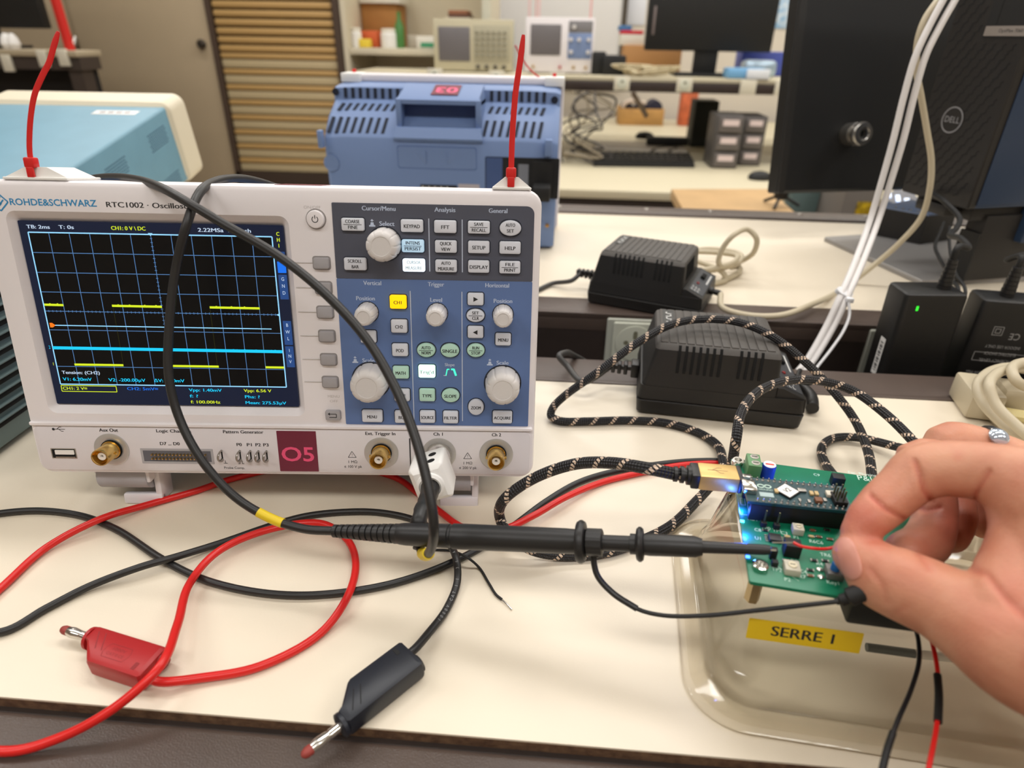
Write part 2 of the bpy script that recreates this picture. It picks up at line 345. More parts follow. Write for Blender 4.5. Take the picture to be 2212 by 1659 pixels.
for t, x, z, wd in (('Cursor/Menu', 201.8, 151.6, 17), ('Analysis', 235.5, 151.6, 10.6), ('General', 262.6, 151.6, 9.4), ('Select', 205.6, 144.1, 7.6), ('Vertical', 196.8, 113.5, 9.3), ('Trigger', 230.2, 113.4, 8.5), ('Horizontal', 262.6, 113.4, 12.5), ('Position', 192.7, 105.3, 9.8), ('Level', 230.2, 105.1, 6.2), ('Position', 265.8, 105.1, 9.8), ('Scale', 192.5, 70.9, 6.5), ('Scale', 266.1, 70.7, 6.5), ('Slope', 237, 69.2, 5.3)):
    lt(t, x, z, 2.3 if t != 'Slope' else 1.8, width=wd, bold=.008)
for x, z in ((198.1, 144.3), (185.3, 71.2), (259.1, 70.9)):
    g.poly([(x - 1.6, z - 1.7), (x + 1.6, z - 1.7), (x + 1.6, z - 1.0), (x + .9, z - .8), (x + .7, z + .5), (x - .7, z + .5), (x - .9, z - .8), (x - 1.6, z - 1.0)], pl, FRONT @ Matrix.Translation((0, 0, Y)))
    g.poly([(x - 1, z + 1.5), (x, z + .8), (x + 1, z + 1.5), (x + .35, z + 1.5), (x + .35, z + 2), (x - .35, z + 2), (x - .35, z + 1.5)], pl, FRONT @ Matrix.Translation((0, 0, Y)))
for a in ((227.1, 147.2, 227.1, 120.2), (244.2, 147, 244.2, 120.1), (216.5, 109.8, 216.5, 36.4), (243.9, 109.8, 243.9, 36)): g.line(*a, .5, prl, FRONT, Y)
g.build('panel_lettering', scope); g = MB(.001)
grn = glow('green_light', (60, 255, 170), 2.2)
g.line(233.6, 63, 235, 63, .5, pl, FRONT, Y); g.line(234.9, 63, 235.6, 66.6, .5, grn, FRONT, Y); g.line(235.5, 66.6, 236.8, 66.6, .5, grn, FRONT, Y)
g.line(237.8, 66.6, 239.4, 66.6, .9, grn, FRONT, Y); g.line(239.2, 66.8, 240.4, 63, 1, grn, FRONT, Y)
g.build('slope_light', scope); g = MB(.001)
for x, t in ((180.3, '≤ 100 V pk'), (246.8, '≤ 200 V pk')):
    for a in ((x - 2.3, 12.6, x + 2.3, 12.6), (x - 2.3, 12.6, x, 16.4), (x + 2.3, 12.6, x, 16.4)): g.line(*a, .28, ink, FRONT, Y)
    lt('!', x, 14, 1.8, ink); lt('1 MΩ', x, 9.7, 1.7, ink, width=5); lt(t, x, 6.7, 1.7, ink, width=10.2)
g.line(213.7, 25, 213.7, 6.5, .7, ink, FRONT, Y)
for t, x, z, wd in (('Ext. Trigger In', 197.1, 27.6, 17), ('Ch 1', 230.2, 27.7, 5.2), ('Ch 2', 263.3, 27.7, 5.2), ('Aux Out', 44.2, 27.7, 10.4), ('Logic Channels', 80.5, 27.6, 19.4), ('D7 ... D0', 77.2, 19.8, 11), ('Pattern Generator', 119.5, 27.6, 22.6), ('P0', 116.4, 19.7, 2.9), ('P1', 122.4, 19.7, 2.7), ('P2', 127.1, 19.7, 2.9), ('P3', 131.6, 19.7, 2.9)): lt(t, x, z, 2.0, ink, width=wd, bold=.006)
lt('Probe Comp.', 112.1, 5.1, 1.5, ink, width=11.8)
for a in ((107.4, 9.8, 107.4, 8), (106.3, 8, 108.5, 8), (114.6, 7.8, 115.6, 7.8), (115.6, 7.8, 115.6, 9.6), (115.6, 9.6, 117, 9.6), (117, 9.6, 117, 7.8), (117, 7.8, 118, 7.8)): g.line(*a, .28, ink, FRONT, Y)
for a in ((13.6, 28, 20, 28), (15.5, 28, 17, 29.3), (17, 29.3, 18.2, 29.3), (16.6, 28, 17.8, 26.8), (17.8, 26.8, 19, 26.8)): g.line(*a, .3, ink, FRONT, Y)
g.lathe([(.75, 0), (.75, .1)], ink, FRONT @ Matrix.Translation((13.6, 28, Y)), 12)
g.build('connector_lettering', scope); g = MB(.001)
lb = mat('logo_blue', (40, 140, 196), .5)
T0 = FRONT @ Matrix.Translation((0, 0, .05))
g.text('ROHDE&SCHWARZ', 38.2, 151.2, 3.3, lb, FRONT, .08, width=43.2, bold=.03); g.text('RTC1002 · Oscilloscope', 88.6, 150.8, 2.7, ink, FRONT, .08, width=48, bold=.006)
for i in range(4):
    a0, a1 = PI / 2 * i, PI / 2 * (i + 1); g.line(11.6 + 4.4 * math.cos(a0), 151.2 + 4.4 * math.sin(a0), 11.6 + 4.4 * math.cos(a1), 151.2 + 4.4 * math.sin(a1), .7, lb, FRONT, .08)
for dx, dz in ((-1.2, 0), (1.2, 0), (0, 1.6), (0, -1.6)): g.line(11.6 + dx - 1, 151.2 + dz - 1, 11.6 + dx + 1, 151.2 + dz + 1, .7, lb, FRONT, .08)
g.build('brand_lettering', scope); g = MB(.001)
em = mat('embossed', (198, 193, 192), .5)
g.text('ON/OFF', 168, 151.5, 1.5, em, FRONT, .08, width=8.5); g.text('MENU', 172, 49.6, 1.5, em, FRONT, .08, width=6.5); g.text('OFF', 172, 46.8, 1.5, em, FRONT, .08, width=4.5)
g.build('embossed_lettering', scope)
# keys
keym = mat('key_plastic', (216, 219, 228), .42); keyg = mat('green_tinted_key', (186, 224, 206), .42); softm = mat('soft_key_plastic', (163, 160, 163), .5)
kw = glow('white_lit_key', (222, 240, 255), 1.5, (230, 235, 240)); kb = glow('blue_lit_key', (150, 200, 232), .55, (190, 205, 215)); ky = glow('yellow_lit_key', (255, 196, 0), 1.0, (240, 190, 20)); kg = glow('green_lit_key', (190, 255, 225), 1.6, (200, 240, 220))
keys = [l.split('|') for l in '''COARSE/FINE|188.5|143.6|11.6|6.4|r
KEYPAD|218.6|143.5|11.4|6.4|r
FFT|235.6|143.4|11.4|6.4|r
SAVE/RECALL|252.8|143.4|11.3|6.4|r
AUTO SET|269|143.3|11.1|7.8|o
INTENS/PERSIST|218.8|133.4|11.5|6.5|rb
QUICK VIEW|235.8|133.4|11.3|6.4|r
SETUP|252.8|133.4|11.1|6.4|r
HELP|269|133.4|11|6.4|r
SCROLL BAR|188.6|123.6|11.6|6.5|r
CURSOR MEASURE|219|123.5|11.6|6.7|rw
AUTO MEASURE|235.8|123.4|11.3|6.5|r
DISPLAY|252.8|123.4|11.1|6.5|r
FILE/PRINT|269.1|123.3|11|6.5|r
CH1|210.1|104|8.8|7.3|ry
CH2|210.2|90.8|8.7|7.2|r
POD|210.2|77.6|8.6|7|r
MATH|210.2|64.8|8.7|7.1|rg
REF|210.4|51.6|8.6|7.1|r
BUS|210.2|38.6|8.6|7.3|r
MENU|193.3|38.8|11.4|7.2|r
|193.4|84.7|8.4|6.8|r
AUTO/NORM|224.4|77.7|10|7.8|og
SINGLE|237.3|77.7|10|7.6|og
Trig'd|224.5|65.6|9.2|7.2|rk
TYPE|224.4|51.8|8.7|7.3|rg
SLOPE|237.4|51.7|9.9|7.9|og
SOURCE|224.3|38.8|8.5|7.3|r
FILTER|237.3|38.7|8.5|7.3|r
▶|251.2|106.2|8.5|6.6|r
SET/CLR|251.2|97.3|9.7|7|o
◀|251.2|88.2|8.5|6.6|r
RUN/STOP|251.4|78|9.6|7.6|og
ZOOM|251.6|45|8.8|9.4|o
MENU|266.2|84.4|8.4|6.8|r
ACQUIRE|266.5|39.1|11|7.3|r'''.split('\n')]
for t, x, z, kwd, kh, f in keys:
    x, z, kwd, kh = float(x), float(z), float(kwd), float(kh)
    m = {'b': kb, 'w': kw, 'y': ky, 'g': keyg, 'k': kg}.get(f[1:], keym)
    g = MB(.001); r = 1 if f[0] == 'r' else 50
    g.rbox(x - kwd / 2 - .5, z - kh / 2 - .5, x + kwd / 2 + .5, z + kh / 2 + .5, r + .5, [(0, .2), (0, .43)], mat('key_gap', (38, 42, 54), .8))
    if r == 1: g.rbox(x - kwd / 2, z - kh / 2, x + kwd / 2, z + kh / 2, r, [(0, .2), (0, 1.7), (.2, 2.1), (.6, 2.3)], m)
    else:
        el = lambda i, h: [(x + (kwd / 2 - i) * math.cos(a * PI / 16), z + (kh / 2 - i) * math.sin(a * PI / 16), h) for a in range(32)]
        g.loft([el(0, .2), el(0, 1.7), el(.2, 2.1), el(.7, 2.3)], m, FRONT)
    im = ink if f[1:] not in ('w', 'k') else mat('faint_print', (170, 190, 196), .6)
    if t in '▶◀' and t:
        k = 1 if t == '▶' else -1; g.poly([(x - 1.1 * k, z - 1.3), (x + 1.4 * k, z), (x - 1.1 * k, z + 1.3)][::k], im, FRONT @ Matrix.Translation((0, 0, 2.36)))
    elif t:
        ps = t.replace('/', '|').replace(' ', '|').split('|')
        if len(ps) == 2:
            for q, dz in zip(ps, (1.45, -1.45)): g.text(q, x, z + dz, 1.75, im, FRONT, 2.36, width=min(kwd - 1.6, .98 * len(q) * 1.22), bold=.006)
            if '/' in t: g.line(x - kwd / 2 + 1.2, z, x + kwd / 2 - 1.2, z, .28, im, FRONT, 2.36)
        else: g.text(t, x, z - .3, 1.9, im, FRONT, 2.36, width=min(kwd - 1.4, len(t) * 1.35), bold=.006)
    g.build('key', scope)
for i in range(6):
    z = (123.6, 110.6, 97.5, 84.4, 71.2, 58.2)[i]; g = MB(.001); x = 171
    g.rbox(x - 4.9, z - 3.6, x + 4.6, z + 3.6, 1.5, [(0, -.5), (0, .12)], mat('key_recess', (150, 145, 144), .7))
    g.rbox(x - 4.1, z - 2.9, x + 4.1, z + 2.9, 1.2, [(0, 0), (0, 1.5), (.2, 2), (.7, 2.2)], softm); g.build('soft_key', scope)
    g = MB(.001); g.rbox(156.5, z - .2, 166, z + .2, .2, [(0, -.2), (0, .35)], em); g.build('bezel_rib', scope)
g = MB(.001); g.rbox(167, 35.8, 175.6, 41.8, 1.2, [(0, 0), (0, 1.5), (.2, 2), (.7, 2.2)], softm)
for a in ((169.6, 39.9, 173.4, 39.9), (173.4, 39.9, 173.4, 37.9), (173.4, 37.9, 169.4, 37.9)): g.line(*a, .4, ink, FRONT, 2.25)
g.poly([(169.8, 40.8), (169.8, 39), (168.6, 39.9)], ink, FRONT @ Matrix.Translation((0, 0, 2.26))); g.build('back_key', scope)
g = MB(.001); P = FRONT @ Matrix.Translation((169.6, 145.8, 0)); g.lathe([(5.2, -.3), (5.2, .1)], mat('key_recess', (0, 0, 0)), P, 32); g.lathe([(4.5, 0), (4.5, 1.5), (4.2, 2), (3.6, 2.2)], offwhite, P, 32)
for i in range(20):
    a0, a1 = math.radians(125 + i * 14.5), math.radians(125 + (i + 1) * 14.5); g.line(1.5 * math.cos(a0), 1.5 * math.sin(a0), 1.5 * math.cos(a1), 1.5 * math.sin(a1), .4, ink, P, 2.25)
g.line(0, .3, 0, 2.1, .4, ink, P, 2.25); g.build('power_button', scope)
# knobs
knobm = mat('knob_plastic', (218, 214, 212), .42, bump=.03, bscale=3000)
def knob(x, z, d, h):
    r = d / 2; g = MB(.001)
    def mod(a, q): return 1 if q < r * .75 else 1 - .045 * sum(math.exp(-(((a - k * PI / 4.5 + PI) % (2 * PI) - PI) / .05) ** 2) for k in range(9))
    g.lathe([(r * 1.02, .4), (r, h * .25), (r * .97, h * .72), (r * .92, h * .86), (r * .8, h * .96), (r * .62, h), (r * .58, h), (r * .56, h - .25), (0.01, h - .25)], knobm, FRONT @ Matrix.Translation((x, z, 0)), 108, True, True, mod)
    g.lathe([(r * 1.1, .3), (r * 1.1, .44)], MATS['key_gap'], FRONT @ Matrix.Translation((x, z, 0)), 40)
    g.build('knob', scope)
for a in ((204.2, 134.0, 16.6, 13), (193.6, 97.9, 10.8, 13), (230.7, 98, 10.6, 13), (265.9, 98, 10.6, 13), (193.5, 59.6, 19.6, 14), (266.3, 59.2, 19, 14)): knob(*a)
# sockets on the connector panel
ring = mat('bnc_dish', (196, 194, 192), .3, .5)
ptfe = mat('white_insulator', (238, 232, 224), .4)
for x, z in ((44, 15.9), (197.2, 15.6), (230.3, 15.6), (263.3, 15.6)):
    g = MB(.001); P = FRONT @ Matrix.Translation((x, z, 0)); bz = (gold if x != 230.3 else chrome)
    g.lathe([(9.8, .2), (9.8, .7), (9.2, .9), (6.4, .35)], ring, P, 40)
    g.lathe([(5.9, .3), (5.9, 1.2)], dark, P, 28)
    g.lathe([(5.4, 0), (5.4, 1.6), (4.9, 1.6), (4.9, 11.6), (4.75, 12), (4.2, 12), (4.1, 11.5), (4.1, 5), (0.1, 5)], bz, P, 32, True, False)
    for a in (0, PI): g.cyl((x + 4.8 * math.cos(a), -5, z), (x + 6 * math.cos(a), -5, z), 1, bz, 10)
    g.lathe([(2.3, 5), (2.3, 10), (1.0, 10), (.8, 9.5), (.8, 6)], ptfe, P, 20, True, False); g.lathe([(.8, 6), (.8, 6.1)], gold, P, 10)
    g.build('bnc_socket', scope)
g = MB(.001); g.rbox(9.4, 9.8, 23.6, 16.2, .4, [(0, -.4), (0, .4), (.5, .42)], chrome); g.rbox(10, 10.3, 23, 15.7, .3, [(0, .42), (0, .45)], dark); g.rbox(12, 12.6, 22.6, 15.2, .2, [(0, .45), (0, 1)], white); g.rbox(12, 10.6, 22.8, 11.3, .2, [(0, .45), (0, 1)], steel); g.build('usb_port', scope)
g = MB(.001); g.rbox(60, 7.4, 101, 16.8, .3, [(0, -.4), (0, .5), (.2, .5), (1.3, .5), (1.5, -.3)], greyp, FRONT, True, False); g.rbox(61, 8.4, 100, 15.8, .2, [(0, .32), (0, .36)], mat('header_inside', (98, 98, 106), .7))
for i in range(16):
    for j in range(2): g.box((66.4 + i * 2.0, -2.3, 10.6 + j * 2.5), (67.1 + i * 2.0, -.3, 11.3 + j * 2.5), gold)
g.build('logic_connector', scope)
for x in (105.8, 116.2, 122.2, 126.8, 131.4):
    g = MB(.001); pts = [V((x, 0, 15.6)), V((x, -2, 15.8)), V((x - .3, -4, 14.6)), V((x - .5, -4.6, 12.8)), V((x - .4, -3.6, 11)), V((x, -1.6, 10.2)), V((x, 0, 10.6))]
    g.tube(spline(pts, 4), .55, steel, 8, 1.6); g.box((x - .3, -.35, 9.8), (x + .5, 0, 16.4), dark); g.build('test_pin', scope)
# sticker 05 with sub part digits
stm = mat('maroon_sticker', (112, 36, 58), .35); pk = mat('pink_print', (238, 84, 128), .5)
def sticker(parent, M, txt, k=.001):
    g = MB(k); g.rbox(-11.1, -12.6, 11.1, 12.6, .3, [(0, .2), (0, .55)], stm, M); s_ = g.build('number_sticker', parent)
    g = MB(k); g.text(txt, 0, -2.2, 9, pk, M, .62, width=18.5, bold=.03); g.build('digits', s_)
sticker(scope, FRONT @ Matrix.Translation((149.4, 16.0, 0)), 'O5')
g = MB(.001); g.box((148, 6, 161.9), (172, 24, 162.25), stm); g.build('top_sticker', scope)
# feet
for x0, sgn in ((27, 1), (219, 1)):
    f = MB(.001); f.cyl((x0, 15, -6.5), (x0 + 29, 15, -6.5), 8.6, greyp, 28); f.box((x0 - 1.5, 8, -4), (x0 + .4, 24, 2), offwhite, .8); f.box((x0 + 28.6, 7, -9), (x0 + 31, 24, 2), offwhite, .8)
    ft = f.build('foot', scope)
    f = MB(.001); f.box((x0 + 10, 12.5, -26.3), (x0 + 33.4, 17, -19.5), offwhite, 1); f.box((x0 + 29.5, 13, -24.2), (x0 + 33.4, 26.5, -2), offwhite, 1); f.build('foot_bar', ft)
for x0 in (30, 235):
    f = MB(.001); f.box((x0, 112, -6.9), (x0 + 22, 120, 12), bluep, 1); f.build('rear_foot', scope)
# cable tie mounts on the top edge
tie = mat('red_tie', (212, 26, 24), .4, bump=.1, bscale=900)
def tie_mount(x, wd, pts, name='cable_tie_mount'):
    g = MB(.001); h = wd / 2
    g.box((x - h, 1.5, 162), (x + h, 1.5 + wd * .9, 163.4), white, .5)
    g.loft([[(x - h * .95, 3, 163.4), (x + h * .95, 3, 163.4), (x + h * .95, wd * .85, 163.4), (x - h * .95, wd * .85, 163.4)], [(x - h * .34, 4, 168.2), (x + h * .34, 4, 168.2), (x + h * .34, wd * .8, 168.2), (x - h * .34, wd * .8, 168.2)]], white)
    m = g.build(name, scope)
    g = MB(.001); P = spline([V(p) for p in pts], 8)
    g.tube(P, [1.45] * (len(P) - 5) + [1.35, 1.25, 1.15, 1.0, .75], tie, 8, .45, V((0, 1, 0)))
    a = V(pts[0]); g.box(a + V((-2.6, -2.4, -.5)), a + V((2.6, 2.4, 4.6)), tie, .9); g.box(a + V((-1.8, -2.6, -5)), a + V((1.8, -1.2, 0)), tie, .5)
    g.build('cable_tie', m)
tie_mount(269.4, 20, [(268.9, 4, 168.3), (269, 4.5, 178), (269.2, 5, 188), (270.4, 5, 207.7), (272.4, 5, 222.2), (273.6, 5, 233.2)])
tie_mount(30.5, 32, [(28.8, 4, 168.2), (28.7, 4.5, 175), (30.1, 5, 183.6), (33.3, 5, 194.2), (36.9, 5, 202.6), (42.4, 5, 210.9), (46.3, 5, 216), (49.9, 5, 223), (53.4, 5, 229.4)])
# ------------------------------------------------------------------ test leads, probe, usb cable
def cable(name, pts, r, m, parent=None, n=8, seg=12, world=True):
    P = spline([pt(p) if isinstance(p, tuple) else p for p in pts], n)
    g = MB(); g.tube(P, r, m, seg); return g.build(name, parent, world), P
def plug(root, M, body, tipm, txt):
    # banana plug, mm: pin along -X, body from X 0 to 40, thickness Z 0..11, width Y
    g = MB(.001, None)
    out = [(0, -4.6), (1.2, -5.6), (9, -5.6), (39, -5.6), (40, -4.8), (40, 10.6), (39, 11.6), (12, 11.6), (10.4, 10.8), (2, 2.4), (0, 1.6)]
    def ins(k): 
        c = V((20, 3)); return [((x - c.x) * (1 - k / 20) + c.x, (y - c.y) * (1 - k / 8.6) + c.y) for x, y in out]
    g.loft([[(x, y, h) for x, y in ins(k)] for k, h in ((2.0, 0), (.6, .8), (0, 2.4), (0, 8.4), (.6, 10.2), (2.0, 11))], body)
    for i in range(2): g.line(4.6 + i * 4, -2.6, 10.4 + i * 3.4, 5.4, .5, tipm[1], Matrix(), 11.05)
    g.rbox(33.4, 5.6, 35.4, 9.2, .2, [(0, 10.9), (0, 11.1)], tipm[1], Matrix())
    g.lathe([(4.2, 0), (4.2, .7)], tipm[1], Matrix.Translation((39.6, -1, 5.6)) @ Matrix.Rotation(PI / 2, 4, 'Y'), 20); g.lathe([(2.2, 0), (2.2, .3)], dark, Matrix.Translation((40.2, -1, 5.6)) @ Matrix.Rotation(PI / 2, 4, 'Y'), 16)
    g.lathe([(5.2, 0), (5.2, 1.6), (4, 2)], body, Matrix.Translation((0.4, -1.4, 5.6)) @ Matrix.Rotation(-PI / 2, 4, 'Y'), 20)
    if txt:
        TX = Matrix.Diagonal((1, -1, 1, 1))
        for a in ((17, 1.2), ): pass
        for k, q in enumerate(txt): g.text(q, 21.5, -3.0 - 2.6 * k, 1.5, tipm[1], TX, 11.06, width=7 if k == 0 else 9)
        for a in ((16, 7.6, 27, 7.6), (16, 1, 27, 1), (14.8, 3.2, 14.8, 5.4), (28.2, 3.2, 28.2, 5.4), (14.8, 5.4, 16, 7.6), (14.8, 3.2, 16, 1), (28.2, 5.4, 27, 7.6), (28.2, 3.2, 27, 1)): g.line(*a, .25, tipm[1], Matrix(), 11.06)
    b = g.bm; b.transform(M @ Matrix.Scale(1, 4)) if False else None
    g.bm.transform(Matrix.Scale(.001, 4)); g.k = 1; g.bm.transform(M); o1 = g.build('plug_body', root, True)
    R = Matrix.Translation((-1, -1.4, 5.6)) @ Matrix.Rotation(-PI / 2, 4, 'Y')
    g = MB(); g.lathe([(2.0, 0), (2.0, 5.2), (1.75, 5.4), (1.75, 5.8), (2.0, 6), (2.45, 9.5), (2.45, 11), (2.0, 13.4)], chrome, R, 20, True, True, lambda a, r: 1 - .05 * (math.cos(a * 8) > .6) if r > 2.1 else 1)
    g.bm.transform(Matrix.Scale(.001, 4)); g.bm.transform(M); g.build('plug_pin', root, True)
    g = MB(); g.lathe([(2.0, 13.2), (2.15, 13.6), (2.1, 15.6), (1.6, 17), (.6, 17.8)], tipm[0], R, 20)
    g.bm.transform(Matrix.Scale(.001, 4)); g.bm.transform(M); t_ = g.build('pin_tip', root, True); t_['label'] = 'dull red pin tip'
    return o1
def plug_frame(tip, tail, flip=1):
    # frame on the table: X from the pin tip to the cable end
    a, b = V(tip), V(tail); x = (b - a); x.z = 0; x.normalize(); y = V((-x.y, x.x, 0)) * flip; z = x.cross(y)
    return x, y, z
# red lead
p_tip, p_tail = atz(134, 1360, .0056), atz(188, 1377, .0056)
ax = (p_tail - p_tip); ax.z = 0; ax.normalize(); ay = V((ax.y, -ax.x, 0))
p_tip += ay * .0014
redl = thing('test_lead', 'red banana test lead with red stackable plug at the left of the near bench', 'test lead', V((p_tip.x, p_tip.y, 0)))
Mp = Matrix.Translation(V((p_tip.x, p_tip.y, .0004)) + ax * .0185) @ Matrix((ax, ay, V((0, 0, 1)))).transposed().to_4x4()
if Mp.to_3x3().determinant() < 0: Mp = Mp @ Matrix.Diagonal((1, 1, 1, 1))
reddk = mat('dark_red_plastic', (140, 16, 20), .5); tipr = mat('pin_tip_red', (150, 60, 52), .55)
plug(redl, Mp, redp, (tipr, reddk), ['1000V', 'CAT II CE'])
exit_r = Mp @ V((.040, .0075, .0052))
L = -.30
cable('red_cable', [exit_r, Mp @ V((.046, .0072, .005)), (430, 1465, 'z', .003), (560, 1440, 'z', .0023), (690, 1370, 'z', .0023), (750, 1290, 'z', .0064), (768, 1210, 'z', .004), (745, 1160, 'z', .004), (690, 1130, 'z', .0062), (570, 1147, 'z', .0068), (470, 1192, 'z', .0068), (410, 1260, 'z', .007), (383, 1350, 'z', .012), (345, 1440, 'z', .016), (250, 1527, 'z', .009), (120, 1597, 'z', .0005), (0, 1623, 'z', -.0021),
    V((-.15, -.135, .0025)), V((-.20, -.06, .0023)), (-90, 1345, 'z', .0023), (0, 1272, 'z', .0023), (100, 1183, 'z', .003), (215, 1122, 'z', .0065), (320, 1090, 'z', .003), (425, 1060, 'z', .0023), (510, 1032, 'z', .0023), (690, 1000, 'z', .0023), (850, 1030, 'z', .0023), (900, 1063, 'z', .0023), (950, 1105, 'z', .0025), (1010, 1143, 'z', .006), (1080, 1145, 'z', .0068), (1150, 1115, 'z', .0066), (1220, 1075, 'z', .0055), (1300, 1042, 'z', .0025), (1390, 1020, 'z', .0023), (1480, 1004, 'z', .0023), (1560, 1002, 'z', .0023), (1620, 1014, 'z', .0023), (1660, 1024, 'z', .0023)], .00205, redc, redl)
# black lead
b_tip, b_tail = atz(653, 1634, .0060), atz(738, 1567, .0060)
ax = (b_tail - b_tip); ax.z = 0; ax.normalize(); ay = V((-ax.y, ax.x, 0))
b_tip += ay * .0014
blkl = thing('test_lead', 'black banana test lead whose plug overhangs the front bench edge', 'test lead', V((b_tip.x, b_tip.y, 0)))
Mb = Matrix.Translation(V((b_tip.x, b_tip.y, .0006)) + ax * .0185) @ Matrix((ax, ay, V((0, 0, 1)))).transposed().to_4x4()
blk1 = mat('black_plug_plastic', (26, 30, 40), .42, bump=.05, bscale=2000); blkd = mat('black_plug_groove', (14, 15, 18), .7)
plug(blkl, Mb, blk1, (tipr, blkd), None)
_, PB = cable('black_cable', [Mb @ V((.038, .0062, .0056)), Mb @ V((.043, .0062, .0056)), (924, 1370, 'z', .0045), (965, 1315, 'z', .0025), (988, 1255, 'z', .0035), (985, 1205, 'z', .0085), (960, 1165, 'z', .004), (900, 1125, 'z', .0022), (820, 1107, 'z', .0022), (740, 1106, 'z', .0022), (660, 1115, 'z', .0022), (590, 1134, 'z', .0022), (480, 1172, 'z', .0022), (390, 1200, 'z', .0055), (300, 1226, 'z', .006), (190, 1268, 'z', .003), (100, 1314, 'z', .0022), (0, 1366, 'z', .0022),
    V((-.19, -.085, .0065)), V((-.235, -.03, .0022)), V((-.22, .008, .0022)), (-60, 1120, 'z', .0022), (0, 1109, 'z', .0022), (80, 1103, 'z', .0022), (170, 1113, 'z', .0022), (250, 1143, 'z', .0022), (350, 1208, 'z', .0022), (440, 1252, 'z', .0022), (540, 1277, 'z', .0022), (640, 1286, 'z', .0022), (740, 1280, 'z', .0022), (850, 1260, 'z', .0022), (950, 1226, 'z', .0022), (1040, 1182, 'z', .0022), (1110, 1135, 'z', .0022), (1180, 1083, 'z', .0022), (1250, 1042, 'z', .0025), (1320, 1020, 'z', .0022), (1400, 1006, 'z', .0022), (1480, 997, 'z', .0025), (1560, 996, 'z', .0025), (1620, 1004, 'z', .0022), (1665, 1012, 'z', .0022)], .002, blackg, blkl)
# printed words along the black lead
g = MB(); pale = mat('grey_print', (150, 150, 150), .6)
ci = 4 * 8; tx = '1000V CAT II 36 A'
acc = 0; i = 2 * 8 + 4; j = 0
while j < len(tx) and i < len(PB) - 2:
    p, q = PB[i], PB[i + 1]; d = (q - p).normalized(); side = d.cross(V((0, 0, 1))).normalized(); up = side.cross(d).normalized()
    vw = (CAM - p).normalized(); vw = (vw - d * vw.dot(d)).normalized()
    acc += (q - p).length
    if acc > .0021:
        acc = 0; sd = d.cross(vw).normalized()
        Mx = Matrix((d, -sd, vw)).transposed().to_4x4(); Mx.translation = p + vw * .00206
        if tx[j] != ' ': g.text(tx[j], 0, 0, .0017, pale, Mx, 0)
        j += 1
    i += 1
g.build('cable_print', blkl, True)
# thin loose wire
jw = thing('loose_wire', 'thin short black wire with a bare tinned end lying in front of the oscilloscope', 'wire', atz(1000, 1190, 0))
cable('insulation', [(905, 1190, 'z', .001), (950, 1188, 'z', .001), (985, 1193, 'z', .006), (1012, 1206, 'z', .0055), (1035, 1226, 'z', .001), (1055, 1258, 'z', .001), (1072, 1285, 'z', .001), (1084, 1295, 'z', .001)], .0007, blackm, jw, 8, 8)
cable('bare_end', [(1083, 1294, 'z', .001), (1094, 1304, 'z', .001), (1106, 1317, 'z', .0006)], .00042, chrome, jw, 6, 8)
# ------------------------------------------------------------------ the probe
probe = thing('oscilloscope_probe', 'black oscilloscope probe hanging across the bench, tip on the green circuit board', 'probe', atd(1000, 1152, .3) * 1)
A, Bp = atd(722, 1147, .312), atd(1664, 1188, .2585)
dv = (Bp - A).normalized(); LEN = (Bp - A).length
def al(px):                                     # distance along the axis that shows at this column of the photograph
    best = min(range(401), key=lambda i: abs((CX + FPX * (RW @ (A + dv * LEN * i / 400 - CAM)).x / (RW @ (A + dv * LEN * i / 400 - CAM)).z) - px))
    return LEN * best / 400
def seg(name, prof, m=blackg, n=28, mod=None):
    g = MB(); g.axis(A, Bp, [(r, h) for r, h in prof], m, n, mod); return g.build(name, probe, True)
x1, x2, x3, x4, x5, x6, x7, x8, x9 = (al(p) for p in (860, 985, 1248, 1275, 1300, 1360, 1378, 1400, 1500))
pr = []; nb = 11
for i in range(nb):
    a = (x1 + .0015) * i / nb; b = (x1 + .0015) * (i + .62) / nb; r = .0032 + .0017 * i / nb
    pr += [(r, a), (r, b), (r - .0006, b + .0002), (r - .0006, (x1 + .0015) * (i + 1) / nb - .0002)]
seg('strain_relief', [(.0026, -.0006)] + pr)
seg('probe_body', [(.0044, x1 - .001), (.0050, x1 + .001), (.0053, x1 + .004), (.0056, x2 - .003), (.0050, x2 - .0026), (.0050, x2 - .0016), (.0058, x2 - .001), (.0059, x2 + .004), (.0056, x3 - .006), (.0053, x3)])
seg('finger_guard', [(.0054, x3 - .001), (.0086, x3 - .0004), (.0094, x3 + .0008), (.0094, x3 + .0018), (.0086, x3 + .003), (.0054, x3 + .0034)])
seg('ground_ring', [(.0056, x3 + .0036), (.006, x3 + .004), (.006, x5), (.0048, x5 + .0004)], blackg, 40, lambda a, r: 1 - .06 * (math.cos(a * 10) > 0))
seg('nozzle', [(.0034, x5), (.0034, x6), (.0044, x6 + .0002), (.0044, x7 - .0008), (.0044, x7 + .002), (.0047, x8 + .001), (.0044, x9), (.0034, x9 + .003), (.0026, LEN * .86), (.0021, LEN - .002), (.0018, LEN)])
seg('nozzle_collar', [(.0045, x7 - .001), (.0066, x7 - .0006), (.0074, x7 + .0004), (.0074, x7 + .0012), (.0066, x7 + .0022), (.0045, x7 + .0026)])
seg('hook_tip', [(.0005, LEN - .001), (.0005, LEN + .0022)], chrome, 8)
E0 = A - dv * .002
